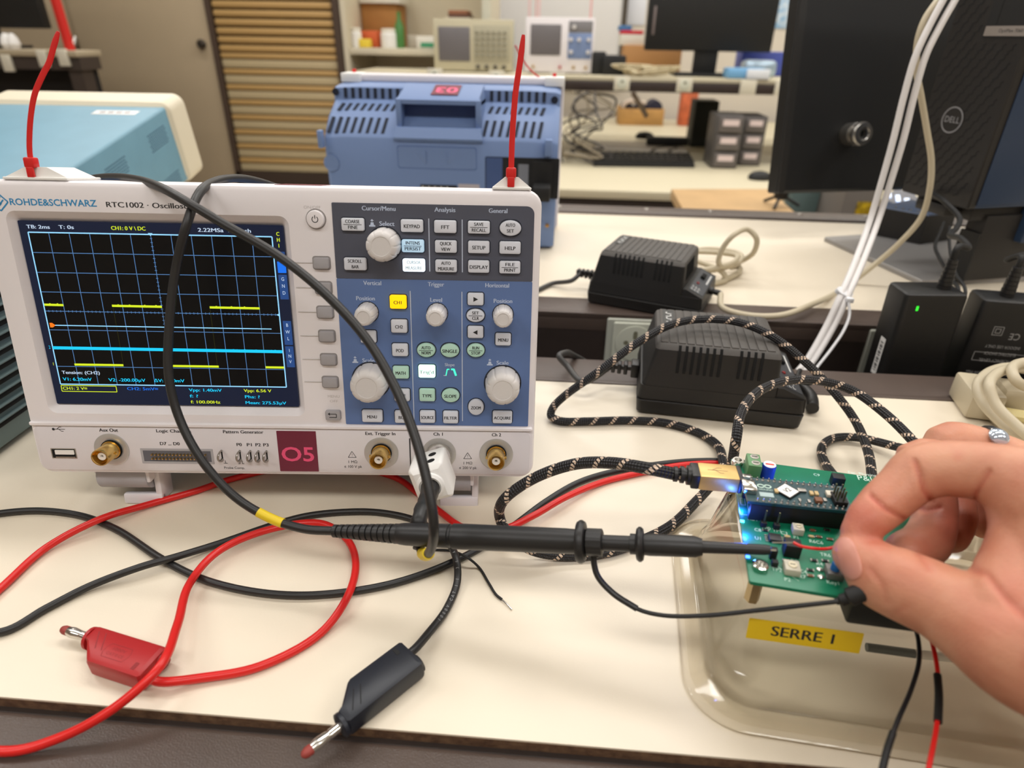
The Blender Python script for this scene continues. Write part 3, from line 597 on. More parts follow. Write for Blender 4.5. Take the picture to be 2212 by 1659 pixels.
_, PC = cable('probe_cable', [A + dv * .004, E0, (660, 1143, 'd', .315), (590, 1122, 'd', .318), (510, 1075, 'd', .318), (440, 1000, 'd', .316), (388, 905, 'd', .316), (365, 815, 'd', .314), (366, 700, 'd', .312), (380, 580, 'd', .309), (405, 480, 'd', .304), (430, 418, 'd', .312), (465, 392, 'd', .332), (520, 385, 'd', .36), (585, 400, 'd', .40), (600, 412, 'd', .44), (520, 430, 'd', .475), (380, 432, 'd', .475), (240, 420, 'd', .46), (160, 405, 'd', .44), (178, 391, 'd', .40), (232, 383, 'd', .362), (290, 387, 'd', .334), (345, 404, 'd', .313), (405, 437, 'd', .302), (480, 482, 'd', .298), (600, 552, 'd', .294), (700, 632, 'd', .29), (790, 730, 'd', .286), (850, 830, 'd', .281), (890, 925, 'd', .276), (918, 1020, 'd', .271), (935, 1110, 'd', .268), (937, 1150, 'd', .27), (933, 1180, 'd', .279), (922, 1198, 'd', .293), (910, 1190, 'd', .307), (904, 1170, 'd', .312)], .0022, blackg, probe, 10, 14)
def band(px, py, ln, name='marker_band', r=.00245):
    i = min(range(len(PC)), key=lambda k: abs(CX + FPX * (RW @ (PC[k] - CAM)).x / (RW @ (PC[k] - CAM)).z - px) + abs(CY + FPX * (RW @ (PC[k] - CAM)).y / (RW @ (PC[k] - CAM)).z - py))
    a = b = i; 
    while a > 0 and (PC[a] - PC[i]).length < ln / 2: a -= 1
    while b < len(PC) - 1 and (PC[b] - PC[i]).length < ln / 2: b += 1
    g = MB(); g.tube(PC[a:b + 1], r, yellow, 14); g.build(name, probe, True)
band(580, 1119, .0125); band(920, 1197, .014, 'marker_band', .0029)
# bnc end
g = MB(.001); bx, bz = 230.3, 15.6
P = FRONT @ Matrix.Translation((bx, bz, 0)); g.lathe([(6.4, 1), (7.2, 1.6), (7.2, 15), (6.8, 16)], chrome, P, 48, True, True, lambda a, r: 1 - .02 * (math.cos(a * 24) > 0)); g.bm.transform(MS @ Matrix.Scale(.001, 4)); g.k = 1; g.build('bnc_collar', probe, True)
g = MB(); PP = FRONT @ Matrix.Translation((bx - 1, bz - 1, 0)) @ Matrix.Rotation(math.radians(18), 4, 'Z')
g.rbox(-9.5, -10.5, 9.5, 10.5, 2, [(2.6, 14), (.4, 16.0), (0, 17), (0, 35), (.6, 36), (2.6, 37.6)], white, PP)
g.lathe([(7.4, 37), (7.2, 39.4), (5.8, 40.4), (5.6, 39.4)], white, PP, 28)
g.lathe([(2.2, 0), (2.2, .12)], dark, PP @ Matrix.Translation((3, 10.5, 23)) @ Matrix.Rotation(-PI / 2, 4, 'X'), 16); g.lathe([(2.2, 0), (2.2, .12)], dark, PP @ Matrix.Translation((3, 10.5, 31)) @ Matrix.Rotation(-PI / 2, 4, 'X'), 16)
g.bm.transform(MS @ Matrix.Scale(.001, 4)); g.build('compensation_box', probe, True)
q0 = MS @ (PP @ V((0, 0, 36)) * .001)
P2 = spline([q0, MS @ (PP @ V((-.5, -1.5, 45)) * .001), atd(905, 1125, .306), atd(902, 1165, .3105), atd(906, 1184, .3085)], 9); m_ = len(P2)
g = MB(); rs = []
for i in range(m_):
    f = i / (m_ - 1); rs.append(.0052 - .0022 * f - (.0005 if f > .35 and i % 4 < 2 else 0))
g.tube(P2, rs, blackg, 18); g.build('cable_boot', probe, True)
# ground lead with clip
cable('ground_lead', [(1284, 1186, 'd', .281), (1283, 1215, 'd', .281), (1292, 1246, 'd', .28), (1325, 1282, 'd', .278), (1376, 1315, 'd', .274), (1430, 1329, 'd', .269), (1520, 1330, 'd', .262), (1640, 1318, 'd', .252), (1740, 1307, 'd', .244), (1812, 1299, 'd', .238)], .00095, blackg, probe, 10, 10)
cable('lead_sleeve', [(1284, 1186, 'd', .281), (1283, 1215, 'd', .281), (1292, 1246, 'd', .28), (1325, 1282, 'd', .278), (1376, 1315, 'd', .274)], .0014, blackg, probe, 8, 10)
g = MB(); c0 = atd(1283, 1185, .281); g.box(c0 + V((-.0026, -.002, -.004)), c0 + V((.0026, .003, .006)), blackg, .0008); g.build('ground_lug', probe, True)
g = MB(); P3 = [atd(1806, 1300, .239), atd(1830, 1292, .237), atd(1865, 1278, .235), atd(1915, 1262, .233), atd(1960, 1250, .232)]
g.tube(spline(P3, 6), [.0013] * 3 + [.0022] * 4 + [.0034] * 12 + [.0026] * 8, blackm, 14); g.build('crocodile_clip', probe, True)
# ------------------------------------------------------------------ braided usb cable
m = bpy.data.materials.new('braided_sleeve'); m.use_nodes = True; nt = m.node_tree; b = nt.nodes['Principled BSDF']; b.inputs['Roughness'].default_value = .45
def N(t, **k):
    n = nt.nodes.new(t)
    for a, v in k.items(): setattr(n, a, v)
    return n
def M_(op, a, b2=None):
    n = N('ShaderNodeMath', operation=op)
    for i, x in enumerate((a, b2)):
        if x is None: continue
        if isinstance(x, (int, float)): n.inputs[i].default_value = x
        else: nt.links.new(x, n.inputs[i])
    return n.outputs[0]
uvn = N('ShaderNodeUVMap'); uvn.uv_map = 'UVMap'; sp = N('ShaderNodeSeparateXYZ'); nt.links.new(uvn.outputs[0], sp.inputs[0])
U, Vv = sp.outputs[0], sp.outputs[1]
h1 = M_('FRACT', M_('ADD', M_('MULTIPLY', U, 1 / .0146), M_('MULTIPLY', Vv, 1.0)))
fl = M_('LESS_THAN', h1, .21)
w1 = M_('SINE', M_('MULTIPLY', M_('ADD', M_('MULTIPLY', U, 1 / .0030), M_('MULTIPLY', Vv, 6.0)), 2 * PI)); w2 = M_('SINE', M_('MULTIPLY', M_('SUBTRACT', M_('MULTIPLY', U, 1 / .0030), M_('MULTIPLY', Vv, 6.0)), 2 * PI))
wv = M_('MULTIPLY', w1, w2); fl2 = M_('MULTIPLY', fl, M_('GREATER_THAN', w2, -.35))
mx = N('ShaderNodeMix', data_type='RGBA'); nt.links.new(fl2, mx.inputs[0]); mx.inputs[6].default_value = rgb(26, 25, 28); mx.inputs[7].default_value = rgb(226, 200, 176)
nt.links.new(mx.outputs[2], b.inputs['Base Color']); bp = N('ShaderNodeBump'); bp.inputs['Strength'].default_value = .8; bp.inputs['Distance'].default_value = .0006
nt.links.new(wv, bp.inputs['Height']); nt.links.new(bp.outputs[0], b.inputs['Normal']); braid = m
usb = thing('usb_cable', 'black and white braided USB cable with gold plug, looped before the power supply', 'cable', atz(1200, 1000, 0))
U0, U1 = atz(1507, 1028, .0768), atz(1592, 1035, .0768)
udir = (U1 - U0).normalized(); uback = U0 - udir * .010
cable('braided_cable', [uback + udir * .002, uback, (1400, 1012, 'd', .298), (1320, 1000, 'd', .312), (1240, 1003, 'd', .327), (1150, 1035, 'd', .34), (1090, 1078, 'd', .345), (1080, 1120, 'z', .0128), (1105, 1160, 'z', .013), (1150, 1188, 'z', .0075), (1220, 1200, 'z', .0033), (1300, 1194, 'z', .0033), (1380, 1170, 'z', .0033), (1450, 1135, 'z', .004), (1505, 1082, 'z', .006), (1545, 1040, 'z', .012), (1577, 1010, 'z', .03), (1590, 950, 'z', .05), (1600, 895, 'z', .058), (1640, 845, 'z', .058), (1700, 823, 'z', .056), (1765, 822, 'z', .053), (1840, 843, 'z', .048), (1910, 892, 'z', .044), (1965, 945, 'z', .04), (2020, 1010, 'z', .035), (2060, 1070, 'z', .035), (2070, 1030, 'z', .033), (2000, 985, 'z', .02), (1925, 962, 'z', .008), (1850, 945, 'z', .005), (1800, 947, 'z', .004), (1775, 968, 'z', .004), (1785, 1005, 'z', .005), (1830, 1050, 'z', .012), (1880, 1060, 'z', .02), (1882, 1015, 'z', .02), (1870, 960, 'z', .017), (1845, 905, 'z', .022), (1800, 845, 'z', .035), (1735, 778, 'z', .052), (1660, 722, 'z', .064), (1590, 695, 'z', .068), (1510, 690, 'z', .068), (1445, 703, 'z', .067), (1370, 745, 'z', .058), (1290, 805, 'z', .04), (1220, 855, 'z', .018), (1195, 880, 'z', .009), (1190, 898, 'z', .0045), (1210, 909, 'z', .0033), (1270, 910, 'z', .0033), (1360, 908, 'z', .0033), (1440, 914, 'z', .0033), (1510, 935, 'z', .0033), (1550, 962, 'z', .0045), (1562, 1000, 'z', .0085), (1567, 1024, 'z', .009)], .0030, braid, usb, 10, 16)
um = Matrix((udir, V((-udir.y, udir.x, 0)).normalized(), V((0, 0, 1)))).transposed().to_4x4()
def ub(x0, x1, hw, hh, mt, bev, name):
    g = MB(); Mx = um.copy(); Mx.translation = U0; g.box((x0, -hw, -hh), (x1, hw, hh), mt, bev, Mx); return g.build(name, usb, True)
gold2 = mat('gold_shell', (214, 180, 116), .4, .6)
sh = ub(0, .0178, .0056, .0040, gold2, .0008, 'plug_shell')
g = MB(); Mx = um.copy(); Mx.translation = U0 + V((0, 0, .00405)); lt2 = mat('engraved', (176, 146, 96), .5)
for a in ((.004, 0, .013, 0), (.006, 0, .0085, .002), (.0085, .002, .0105, .002), (.0075, 0, .0095, -.002), (.0095, -.002, .011, -.002)): g.line(*a, .0005, lt2, Mx, 0)
g.build('usb_symbol', sh, True)
ub(-.0036, .0004, .0054, .0039, blackg, .0008, 'plug_collar'); ub(.0174, .0196, .0057, .0041, blackg, .0006, 'front_collar'); ub(.0196, .0246, .0034, .0011, chrome, .0003, 'micro_usb_tip')
g = MB(); g.axis(U0 - udir * .011, U0 - udir * .003, [(.0036, 0), (.0036, .0016), (.0026, .0018), (.0026, .0028), (.004, .003), (.004, .0046), (.003, .0048), (.003, .0058), (.0046, .006), (.0046, .0078)], blackg, 20); g.build('strain_relief', usb, True)
# ------------------------------------------------------------------ black plug-in power supplies
psub = mat('psu_black', (30, 28, 26), .5, bump=.22, bscale=2200); psum = mat('psu_top', (78, 74, 70), .6, bump=.3, bscale=2200)
pale2 = mat('panel_white_print', (205, 205, 202), .6)
def psu(M, label, cord_pts):
    t = thing('power_supply', label, 'power supply', M, 'black universal power supplies')
    g = MB(.001)
    g.loft([[(x, y, h) for x, y in rr(i, i, 122 - i, 86 - i, 4, 4)] for i, h in ((2.4, 0), (1, 1), (0, 11.5), (.4, 12.2))], psub)
    g.loft([[(x, y, h) for x, y in rr(.4 + i, .4 + i, 121.6 - i, 85.6 - i, 4, 4)] for i, h in ((.8, 12.2), (.8, 12.8), (0, 13.4), (.6, 18), (1.2, 24))], psub, None, False, True)
    def ring(a, b, c, d, h): return [(x, y, h) for x, y in rr(a, b, c, d, 3, 3)]
    g.loft([ring(.8, .6, 101, 85.4, 14), ring(9.5, 5.5, 99, 79, 53)], psub, None, True, False); g.loft([ring(9.5, 5.5, 99, 79, 53), ring(10.5, 7.5, 98, 77, 56), ring(12.5, 9.5, 96, 75, 57.2)], psum, None, False, True)
    g.loft([[(101, 2, 14), (121.4, 2, 14), (121.4, 84, 14), (101, 84, 14)], [(100, 3, 24), (120.8, 3, 24), (120.8, 83, 24), (100, 83, 24)], [(100, 4, 31), (104, 4, 31), (104, 82, 31), (100, 82, 31)]], psub)
    g.build('case', t)
    g = MB(.001)
    for i in range(13): g.box((13 + i * 6.3, 9.4, 56.8), (18.4 + i * 6.3, 74.6, 57.9), psum, .5)
    g.build('ribbed_lid', t)
    for k, xs in enumerate(([26 + i * 4.9 for i in range(7)], [69.5 + i * 4.9 for i in range(4)])):
        g = MB(.001)
        for x in xs:
            ya = lambda h: 2.2 + (h - 14) * (4.9 / 39) - 2.0
            g.loft([[(x, ya(36) - .15, 36), (x + 2, ya(36) - .15, 36), (x + 2, ya(36) + .6, 36), (x, ya(36) + .6, 36)], [(x, ya(53) - .15, 53), (x + 2, ya(53) - .15, 53), (x + 2, ya(53) + .6, 53), (x, ya(53) + .6, 53)], [(x, 7.6, 56.4), (x + 2, 7.6, 56.4), (x + 2, 8.4, 56.4), (x, 8.4, 56.4)]], dark)
        g.build('vent_slots', t)
    g = MB(.001)
    for i in range(9):
        y = 16 + i * 4.4; g.loft([[(100.6, y, 36), (100.6, y + 1.4, 36), (99.4, y + 1.4, 36), (99.4, y, 36)], [(99.5, y, 53), (99.5, y + 1.4, 53), (98.5, y + 1.4, 53), (98.5, y, 53)]], dark)
    g.build('vent_slots', t)
    g = MB(.001); g.box((15, 38, 57.6), (24, 72, 58.2), mat('psu_label', (24, 24, 24), .4)); 
    for i in range(5): g.box((17.5, 41 + i * 5.6, 58.2), (22, 42.2 + i * 5.6, 58.25), pale2); g.box((17.5 + (i % 2) * 3.2, 41 + i * 5.6, 58.2), (18.7 + (i % 2) * 3.2, 45 + i * 5.6, 58.25), pale2)
    g.build('name_plate', t)
    SL = Matrix.Translation((104, 4, 31)) @ Matrix.Rotation(math.atan2(7, 16.8), 4, 'Y')
    g = MB(.001); g.rbox(1, 6, 17, 74, .5, [(0, -.2), (0, .25)], mat('psu_control', (66, 68, 72), .45), SL)
    for i in range(6): g.box((3 + (i % 3) * 3.4, 9 + (i // 3) * 7, .25), (5.2 + (i % 3) * 3.4, 10 + (i // 3) * 7, .3), pale2, 0, SL); g.box((3 + (i % 3) * 3.4, 10 + (i // 3) * 7, .25), (3.6 + (i % 3) * 3.4, 13.5 + (i // 3) * 7, .3), pale2, 0, SL)
    g.lathe([(1.6, .2), (1.6, 1), (1, 1.5)], reddk, SL @ Matrix.Translation((6, 31, 0)), 14)
    g.rbox(13.4, 40, 15, 70, .3, [(0, .25), (0, .3)], pale2, SL); g.build('control_strip', t)
    g = MB(.001); g.box((5, 48, .2), (10, 60, 3), dark, .5, SL); g.build('slide_switch', t)
    g = MB(.001)
    for i, (x, r) in enumerate(((-2, 6), (-8, 4.6), (-13, 4.4), (-18, 4.2), (-23, 4))): g.box((x - 3.4, 42 - r, 17 - r), (x + (2.5 if i == 0 else -.2), 42 + r, 17 + r), blackg, .8)
    g.box((-26, 40.4, 15.4), (0, 43.6, 18.6), blackg); g.build('cord_grip', t)
    gr = mat('dark_grey_cord', (62, 60, 58), .45)
    cable('mains_cord', [M @ V((-.022, .042, .017))] + cord_pts, .0026, gr, t, 10)
    g = MB(.001); g.axis((121, 45, 20), (135, 45, 18), [(4, 0), (4, 4), (3, 5), (3.2, 10), (2.2, 14)], blackg, 16); g.build('outlet_grip', t)
    return t
MP1 = TR(.2155, .1375, .0012, -6.2)
psu(MP1, 'nearer black ribbed power supply, under the braided cable loop', [(1260, 825, 'z', .012), (1225, 790, 'z', .016), (1208, 770, 'z', .022), (1222, 762, 'z', .02), (1240, 768, 'z', .004), V((.185, .255, -.02)), V((.2, .28, -.07)), V((.2, .29, -.086))])
MP2 = TR(.1835, .3665, .0012, -21)
psu(MP2, 'farther black ribbed power supply straddling the trough onto the far worktop', [(1235, 606, 'z', .012), (1195, 612, 'z', .004), (1160, 627, 'z', .003), (1100, 650, 'z', .003), (1020, 645, 'z', .003)])
# lead of the nearer one: fine black output lead with angled plug
g = thing('angled_plug_lead', 'short black angled plug lying behind the right end of the nearer power supply', 'cable', atz(1745, 880, 0))
cable('output_lead', [(1728, 800, 'z', .008), (1724, 815, 'z', .008), (1735, 835, 'z', .006), (1750, 850, 'z', .005), (1754, 870, 'z', .0045)], .002, blackg, g)
cable('angled_plug', [(1735, 838, 'z', .006), (1752, 858, 'z', .006), (1755, 882, 'z', .006)], .0048, blackg, g)
# beige lead coiled behind the farther supply and running to the right
bl = thing('beige_cable', 'beige lead from the farther power supply rising past the white cable pair', 'cable', atz(1600, 640, 0))
cable('lead', [MP2 @ V((.133, .045, .018)), (1560, 664, 'z', .012), (1610, 680, 'z', .008), (1680, 682, 'z', .009), (1760, 655, 'z', .01), (1830, 617, 'y', .46), (1885, 575, 'y', .465), (1945, 523, 'y', .46), (1990, 470, 'y', .455), (2008, 410, 'y', .45), (2012, 350, 'y', .45), (2002, 280, 'y', .45), (1990, 210, 'y', .45), (1980, 150, 'y', .45), (1982, 90, 'y', .452), (1996, 45, 'y', .455), (2020, 8, 'y', .46), (2060, -40, 'y', .48)], .0031, beige, bl, 10)
cl = thing('coiled_beige_cable', 'coil of beige cable lying behind the farther power supply', 'cable', atz(1570, 590, 0))
cable('coil', [(1480, 615, 'z', .004), (1540, 612, 'z', .004), (1568, 604, 'z', .004), (1560, 588, 'z', .012), (1490, 560, 'z', .02), (1440, 555, 'z', .022), (1480, 545, 'z', .022), (1540, 545, 'z', .024), (1590, 552, 'z', .022), (1585, 566, 'z', .022), (1550, 578, 'z', .02), (1500, 584, 'z', .018), (1450, 578, 'z', .018), (1470, 552, 'z', .018), (1530, 538, 'z', .016), (1590, 545, 'z', .016), (1603, 556, 'z', .016), (1590, 568, 'z', .017), (1560, 576, 'z', .02), (1552, 565, 'z', .028), (1562, 535, 'z', .045), (1585, 508, 'z', .06), (1615, 496, 'z', .064), (1634, 515, 'z', .055), (1628, 545, 'z', .036), (1605, 562, 'z', .022), (1560, 580, 'z', .014), (1500, 588, 'z', .008), (1470, 590, 'z', .004)], .0031, beige, cl, 10)
cable('coil_end', [(1562, 605, 'z', .003), (1580, 598, 'z', .004), (1598, 585, 'z', .004), (1595, 575, 'z', .006), (1580, 578, 'z', .01)], .0034, beige, cl, 8)
# white pair
wc = mat('white_cable', (226, 222, 220), .4)
wt = thing('white_cable_pair', 'two white cables bundled by a white tie, rising from the trough past the computer', 'cable', V((.40, .27, -.05)))
for dx in (0, 1):
    cable('white_cable', [V((.385 + dx * .008, .27, -.085)), (1716 + dx * 14, 815, 'y', .285), (1742 + dx * 14, 780, 'y', .295), (1785 + dx * 16, 705, 'y', .315), (1815 + dx * 16, 640, 'y', .33), (1845 + dx * 17, 570, 'y', .365), (1878 + dx * 18, 480, 'y', .41), (1905 + dx * 20, 390, 'y', .42), (1930 + dx * 22, 300, 'y', .425), (1952 + dx * 22, 210, 'y', .43), (1978 + dx * 22, 120, 'y', .435), (2008 + dx * 24, 55, 'y', .44), (2040 + dx * 26, -5, 'y', .445), (2070 + dx * 26, -60, 'y', .45)], .0032, wc, wt, 10)
tw = mat('white_tie', (232, 232, 234), .35)
cable('cable_tie', [(1832, 648, 'y', .322), (1835, 680, 'y', .315), (1822, 715, 'y', .305), (1795, 755, 'y', .295), (1766, 792, 'y', .285), (1758, 803, 'y', .28)], .0014, tw, wt, 8, 6)
g = MB(); c = pt((1823, 632, 'y', .333)); g.lathe([(.0076, -.002), (.0088, -.002), (.0088, .002), (.0076, .002)], tw, Matrix.Translation(c) @ Euler((.5, .3, 0)).to_matrix().to_4x4() @ Matrix.Diagonal((1, .62, 1, 1)), 24); c = pt((1835, 648, 'y', .323)); g.box(c - V((.0035, .003, .0025)), c + V((.0035, .003, .0025)), tw, .001); g.build('tie_head', wt, True)
# power bricks standing in the trough
bk = mat('brick_black', (26, 25, 24), .42, bump=.2, bscale=2600)
def brick(M, wd, dp, ht, label, kind):
    t = thing('power_brick', label, 'power adapter', M, 'power bricks in the trough')
    g = MB(.001); g.loft([[(x, y, h) for x, y in rr(i, i, wd - i, dp - i, 5 - min(i, 3), 4)] for i, h in ((3, 0), (.6, 1.6), (0, 4), (0, ht - 4), (.8, ht - 1.2), (3, ht))], bk)
    g.rbox(0, 0, 0.1, 0.1, .01, [(0, 0), (0, .01)], bk) if False else None
    c = g.build('case', t)
    g = MB(.001); xc = wd - 14 if kind else 24
    for i in range(7): g.lathe([(6 - i * .3, ht + i * 4 - 1), (6 - i * .3, ht + i * 4 + 2.6), (4.6 - i * .25, ht + i * 4 + 2.8), (4.6 - i * .25, ht + i * 4 + 3.2)], blackg, Matrix.Translation((xc, dp / 2, 0)), 20)
    g.build('strain_relief', t)
    if kind:
        g = MB(.001); g.rbox(11.4, ht - 15.4, 13.4, ht - 11, .3, [(0, -.1), (0, .15)], glow('green_led', (60, 255, 60), 1.3, (20, 120, 20))); g.build('status_light', t)
        g = MB(.001); Lm = Matrix(((0, 0, -1, 0), (-1, 0, 0, 0), (0, 1, 0, 0), (0, 0, 0, 1)))
        g.rbox(-20, 62, -11, 100, .3, [(0, 0), (0, .2)], white, Lm)
        for i in range(14): g.rbox(-18, 66 + i * 2.2, -13, 66.7 + i * 2.2 + (i % 3) * .5, .05, [(0, .2), (0, .25)], ink, Lm)
        g.build('barcode_label', t)
        g = MB(.001)
        for z in (62, 74, 86): g.rbox(6, z, wd - 6, z + .8, .3, [(0, -.1), (0, .12)], blackm)
        g.build('rib', t)
    else:
        g = MB(.001); lw = mat('dim_print', (165, 163, 160), .6)
        for i, q in enumerate(('Powertron Electronics Corp.', 'AC ADAPTER', 'MODEL: PA1060', 'INPUT 100-240V~ 50-60Hz 1.6A', 'OUTPUT 19V 3.2A 60W Max', 'EFFICIENCY LEVEL', 'ELECTRIC SHOCK', 'INDOOR USE ONLY')):
            g.text(q, wd * .44, 48 + i * 7 + (6 if i > 4 else 0), 3, lw, FRONT @ Matrix.Translation((wd * .88, 2 * (48 + i * 7 + (6 if i > 4 else 0)), 0)) @ Matrix.Rotation(PI, 4, 'Z'), .15, width=min(48, len(q) * 1.9))
        g.text('CE', wd * .44, 0, 6.5, lw, FRONT @ Matrix.Translation((wd * .88 + 6, 114, 0)) @ Matrix.Rotation(PI, 4, 'Z'), .15)
        for a in ((16, 122, 24, 122), (16, 114, 24, 114), (16, 114, 16, 122), (24, 114, 24, 122), (18, 116, 22, 116), (18, 120, 22, 120), (18, 116, 18, 120), (22, 116, 22, 120), (8, 88, 50, 88), (8, 96.5, 50, 96.5), (8, 88, 8, 96.5), (42, 121, 48, 121), (42, 121, 45, 115), (48, 121, 45, 115)): g.line(*a, .5, lw, FRONT, .15)
        g.build('rating_print', t)
    return t, M @ V((xc / 1000, dp / 2000, (ht + 29) / 1000))
b1, e1 = brick(TR(.4635, .2685, -.0895, 2) @ Matrix.Rotation(-.02, 4, 'Y'), 55, 36, 149, 'upright black power brick with a tiny green light, left of two in the trough', True)
b2, e2 = brick(TR(.529, .2705, -.0895, -6), 66, 32, 146, 'upright black power brick with printed ratings, right of two in the trough', False)
cable('output_lead', [V(e1) - V((0, 0, .006)), V(e1) + V((0, 0, .008)), (2092, 535, 'y', .305), (2075, 515, 'y', .335), (2052, 508, 'y', .37), (2068, 490, 'y', .40), (2072, 470, 'y', .42), (2045, 440, 'y', .44), (2010, 415, 'y', .50)], .0028, blackm, b1)
cable('output_lead', [V(e2) - V((0, 0, .006)), V(e2) + V((.001, .002, .006)), (2175, 562, 'y', .31), (2200, 552, 'y', .33), (2240, 546, 'y', .36), (2300, 545, 'y', .4)], .0026, blackm, b2)
g = thing('thin_black_lead', 'thin black lead dropping in a V behind the left power brick', 'cable', V((.49, .38, .01)))
cable('lead', [(2040, 480, 'y', .46), (2030, 505, 'y', .45), (2020, 532, 'y', .44), (2035, 568, 'y', .42), (2056, 605, 'y', .36), (2068, 640, 'y', .322), V((.51, .318, -.085))], .0019, blackm, g)
cable('lead', [(2051, 490, 'y', .45), (2051, 530, 'y', .43), (2056, 565, 'y', .41), (2066, 595, 'y', .36), (2085, 640, 'y', .326), V((.525, .322, -.085))], .0016, blackm, g)
# coiled vga cable at the right
vg = thing('coiled_monitor_cable', 'coiled cream monitor cable with chunky plug, at the right end of the trough', 'cable', V((.49, .15, 0)))
vm = mat('cream_vinyl', (196, 184, 158), .42)
cable('cable', [V((.56, .12, .004)), V((.52, .10, .004)), (2212, 950, 'z', .004), (2150, 905, 'z', .004), (2128, 880, 'z', .006), (2150, 900, 'z', .011), (2200, 940, 'z', .012), (2260, 960, 'z', .012), V((.58, .17, .02)), V((.57, .235, .03)), (2240, 800, 'z', .03), (2180, 793, 'z', .034), (2135, 805, 'z', .034), (2112, 832, 'z', .03), (2120, 865, 'z', .024), (2155, 905, 'z', .018), (2210, 945, 'z', .014), V((.56, .13, .012)), V((.59, .2, .03)), (2260, 800, 'z', .035), (2200, 795, 'z', .04), (2155, 806, 'z', .042), (2137, 835, 'z', .04), (2150, 872, 'z', .032), (2185, 910, 'z', .026), (2240, 950, 'z', .02), V((.60, .15, .02)), V((.6, .23, .04)), (2250, 785, 'z', .045), (2212, 783, 'z', .046), (2186, 797, 'z', .046), (2195, 822, 'z', .042), (2230, 842, 'z', .034)],   .0037, vm, vg, 10, 14)
g = MB(); c = atz(2110, 855, .012); Mx = Matrix.Translation(c) @ Matrix.Rotation(-.18, 4, 'Z')
g.box((-.012, -.02, -.011), (.012, .02, .011), vm, .003, Mx); g.build('plug_shell', vg, True)
g = MB(); g.box((.012, -.012, -.006), (.032, .012, .014), vm, .004, Mx); g.axis(Mx @ V((.03, 0, .004)), Mx @ V((.056, -.006, .004)), [(.009, 0), (.009, .004), (.006, .005), (.008, .007), (.008, .010), (.006, .011), (.007, .013), (.007, .016), (.005, .018)], vm, 18); g.build('strain_relief', vg, True)
g = MB(); g.axis(Mx @ V((.012, -.017, -.004)), Mx @ V((.04, -.02, -.004)), [(.004, 0), (.005, .002), (.005, .016), (.003, .022)], mat('thumb_screw', (214, 198, 140), .5), 20, lambda a, r: 1 - .08 * (math.cos(a * 12) > 0)); g.build('thumb_screw', vg, True)
# ------------------------------------------------------------------ second oscilloscope seen from behind
RY = .55; RX = -.1535
rs = thing('oscilloscope', 'blue backed oscilloscope seen from behind on the far worktop, sticker 03', 'oscilloscope', V((RX, RY, 0)))
def r3(px, py, y=0):
    p = aty(px, py, RY + y / 1000); return (p.x - RX) * 1000, p.z * 1000
prof = [(8, 4), (2, 30), (0, 60), (0, 137), (2, 141), (26, 163), (52, 176), (56, 178), (58, 192), (62, 194.5), (112, 198), (112, 4)]
g = MB(.001)
xs = [(-1, 6, 8), (3, 2, 3), (30, 0, 0), (262, 0, 0), (292, 2, 3), (298, 6, 8)]
g.loft([[(x, max(y + i, 0), z - k * (z > 100) * .5) for y, z in prof] for x, i, k in xs], bluep); 
rc = [r3(1048, 338), r3(1205, 430)]
g.build('rear_housing', rs)
g = MB(.001); g.loft([[(x, 112 + h, z) for x, z in rr(i + 2, i, 302 - i, 206 - i, 9, 6)] for i, h in ((1, -4), (0, -2), (0, 22), (3, 28))], offwhite); g.box((2, 88, 196), (28, 122, 207), white, 1); g.box((276, 88, 196), (302, 122, 207), white, 1); g.box((20, 96, 197), (284, 116, 206), offwhite, 2); g.build('front_bezel', rs)
g = MB(.001); hx0, hx1 = r3(872, 240, 20)[0], r3(1030, 240, 20)[0]
g.loft([[(hx0 - 9, 4, 133), (hx1 + 9, 4, 133), (hx1 + 9, 60, 133), (hx0 - 9, 60, 133)], [(hx0 - 10, -6, 140), (hx1 + 10, -6, 140), (hx1 + 10, 60, 140), (hx0 - 10, 60, 140)], [(hx0 - 7, 0, 152), (hx1 + 7, 0, 152), (hx1 + 7, 60, 152), (hx0 - 7, 60, 152)]], bluep)
g.box((hx0 - 7, 6, 150), (hx0, 60, 184), bluep, 1.5); g.box((hx1, 6, 150), (hx1 + 7, 60, 184), bluep, 1.5)
g.loft([[(hx0 - 7, 8, 178), (hx1 + 7, 8, 178), (hx1 + 7, 66, 178), (hx0 - 7, 66, 178)], [(hx0 - 7, 7, 183), (hx1 + 7, 7, 183), (hx1 + 7, 66, 183), (hx0 - 7, 66, 183)], [(hx0 - 4, 12, 186), (hx1 + 4, 12, 186), (hx1 + 4, 66, 198), (hx0 - 4, 66, 198)]], bluep)
g.build('carry_handle', rs)
g = MB(.001); g.box((hx0, 26, 151), (hx1, 28, 179), mat('deep_blue', (52, 70, 112), .6)); g.build('handle_recess', rs)
Ms = Matrix.Translation(((hx0 + hx1) / 2 + 6, 38, 192.6)) @ Matrix(((-1, 0, 0, 0), (0, -1, 0, 0), (0, 0, 1, 0), (0, 0, 0, 1))) @ Matrix.Rotation(-math.atan2(12, 54), 4, 'X')
g = MB(.001); g.rbox(-17, -20, 17, 20, .4, [(0, 0), (0, .5)], stm, Ms); s_ = g.build('number_sticker', rs)
g = MB(.001); g.text('03', 0, 0, 21, pk, Ms, .6, width=28, bold=.03); g.build('digits', s_)
navy = mat('slot_dark', (20, 28, 46), .8)
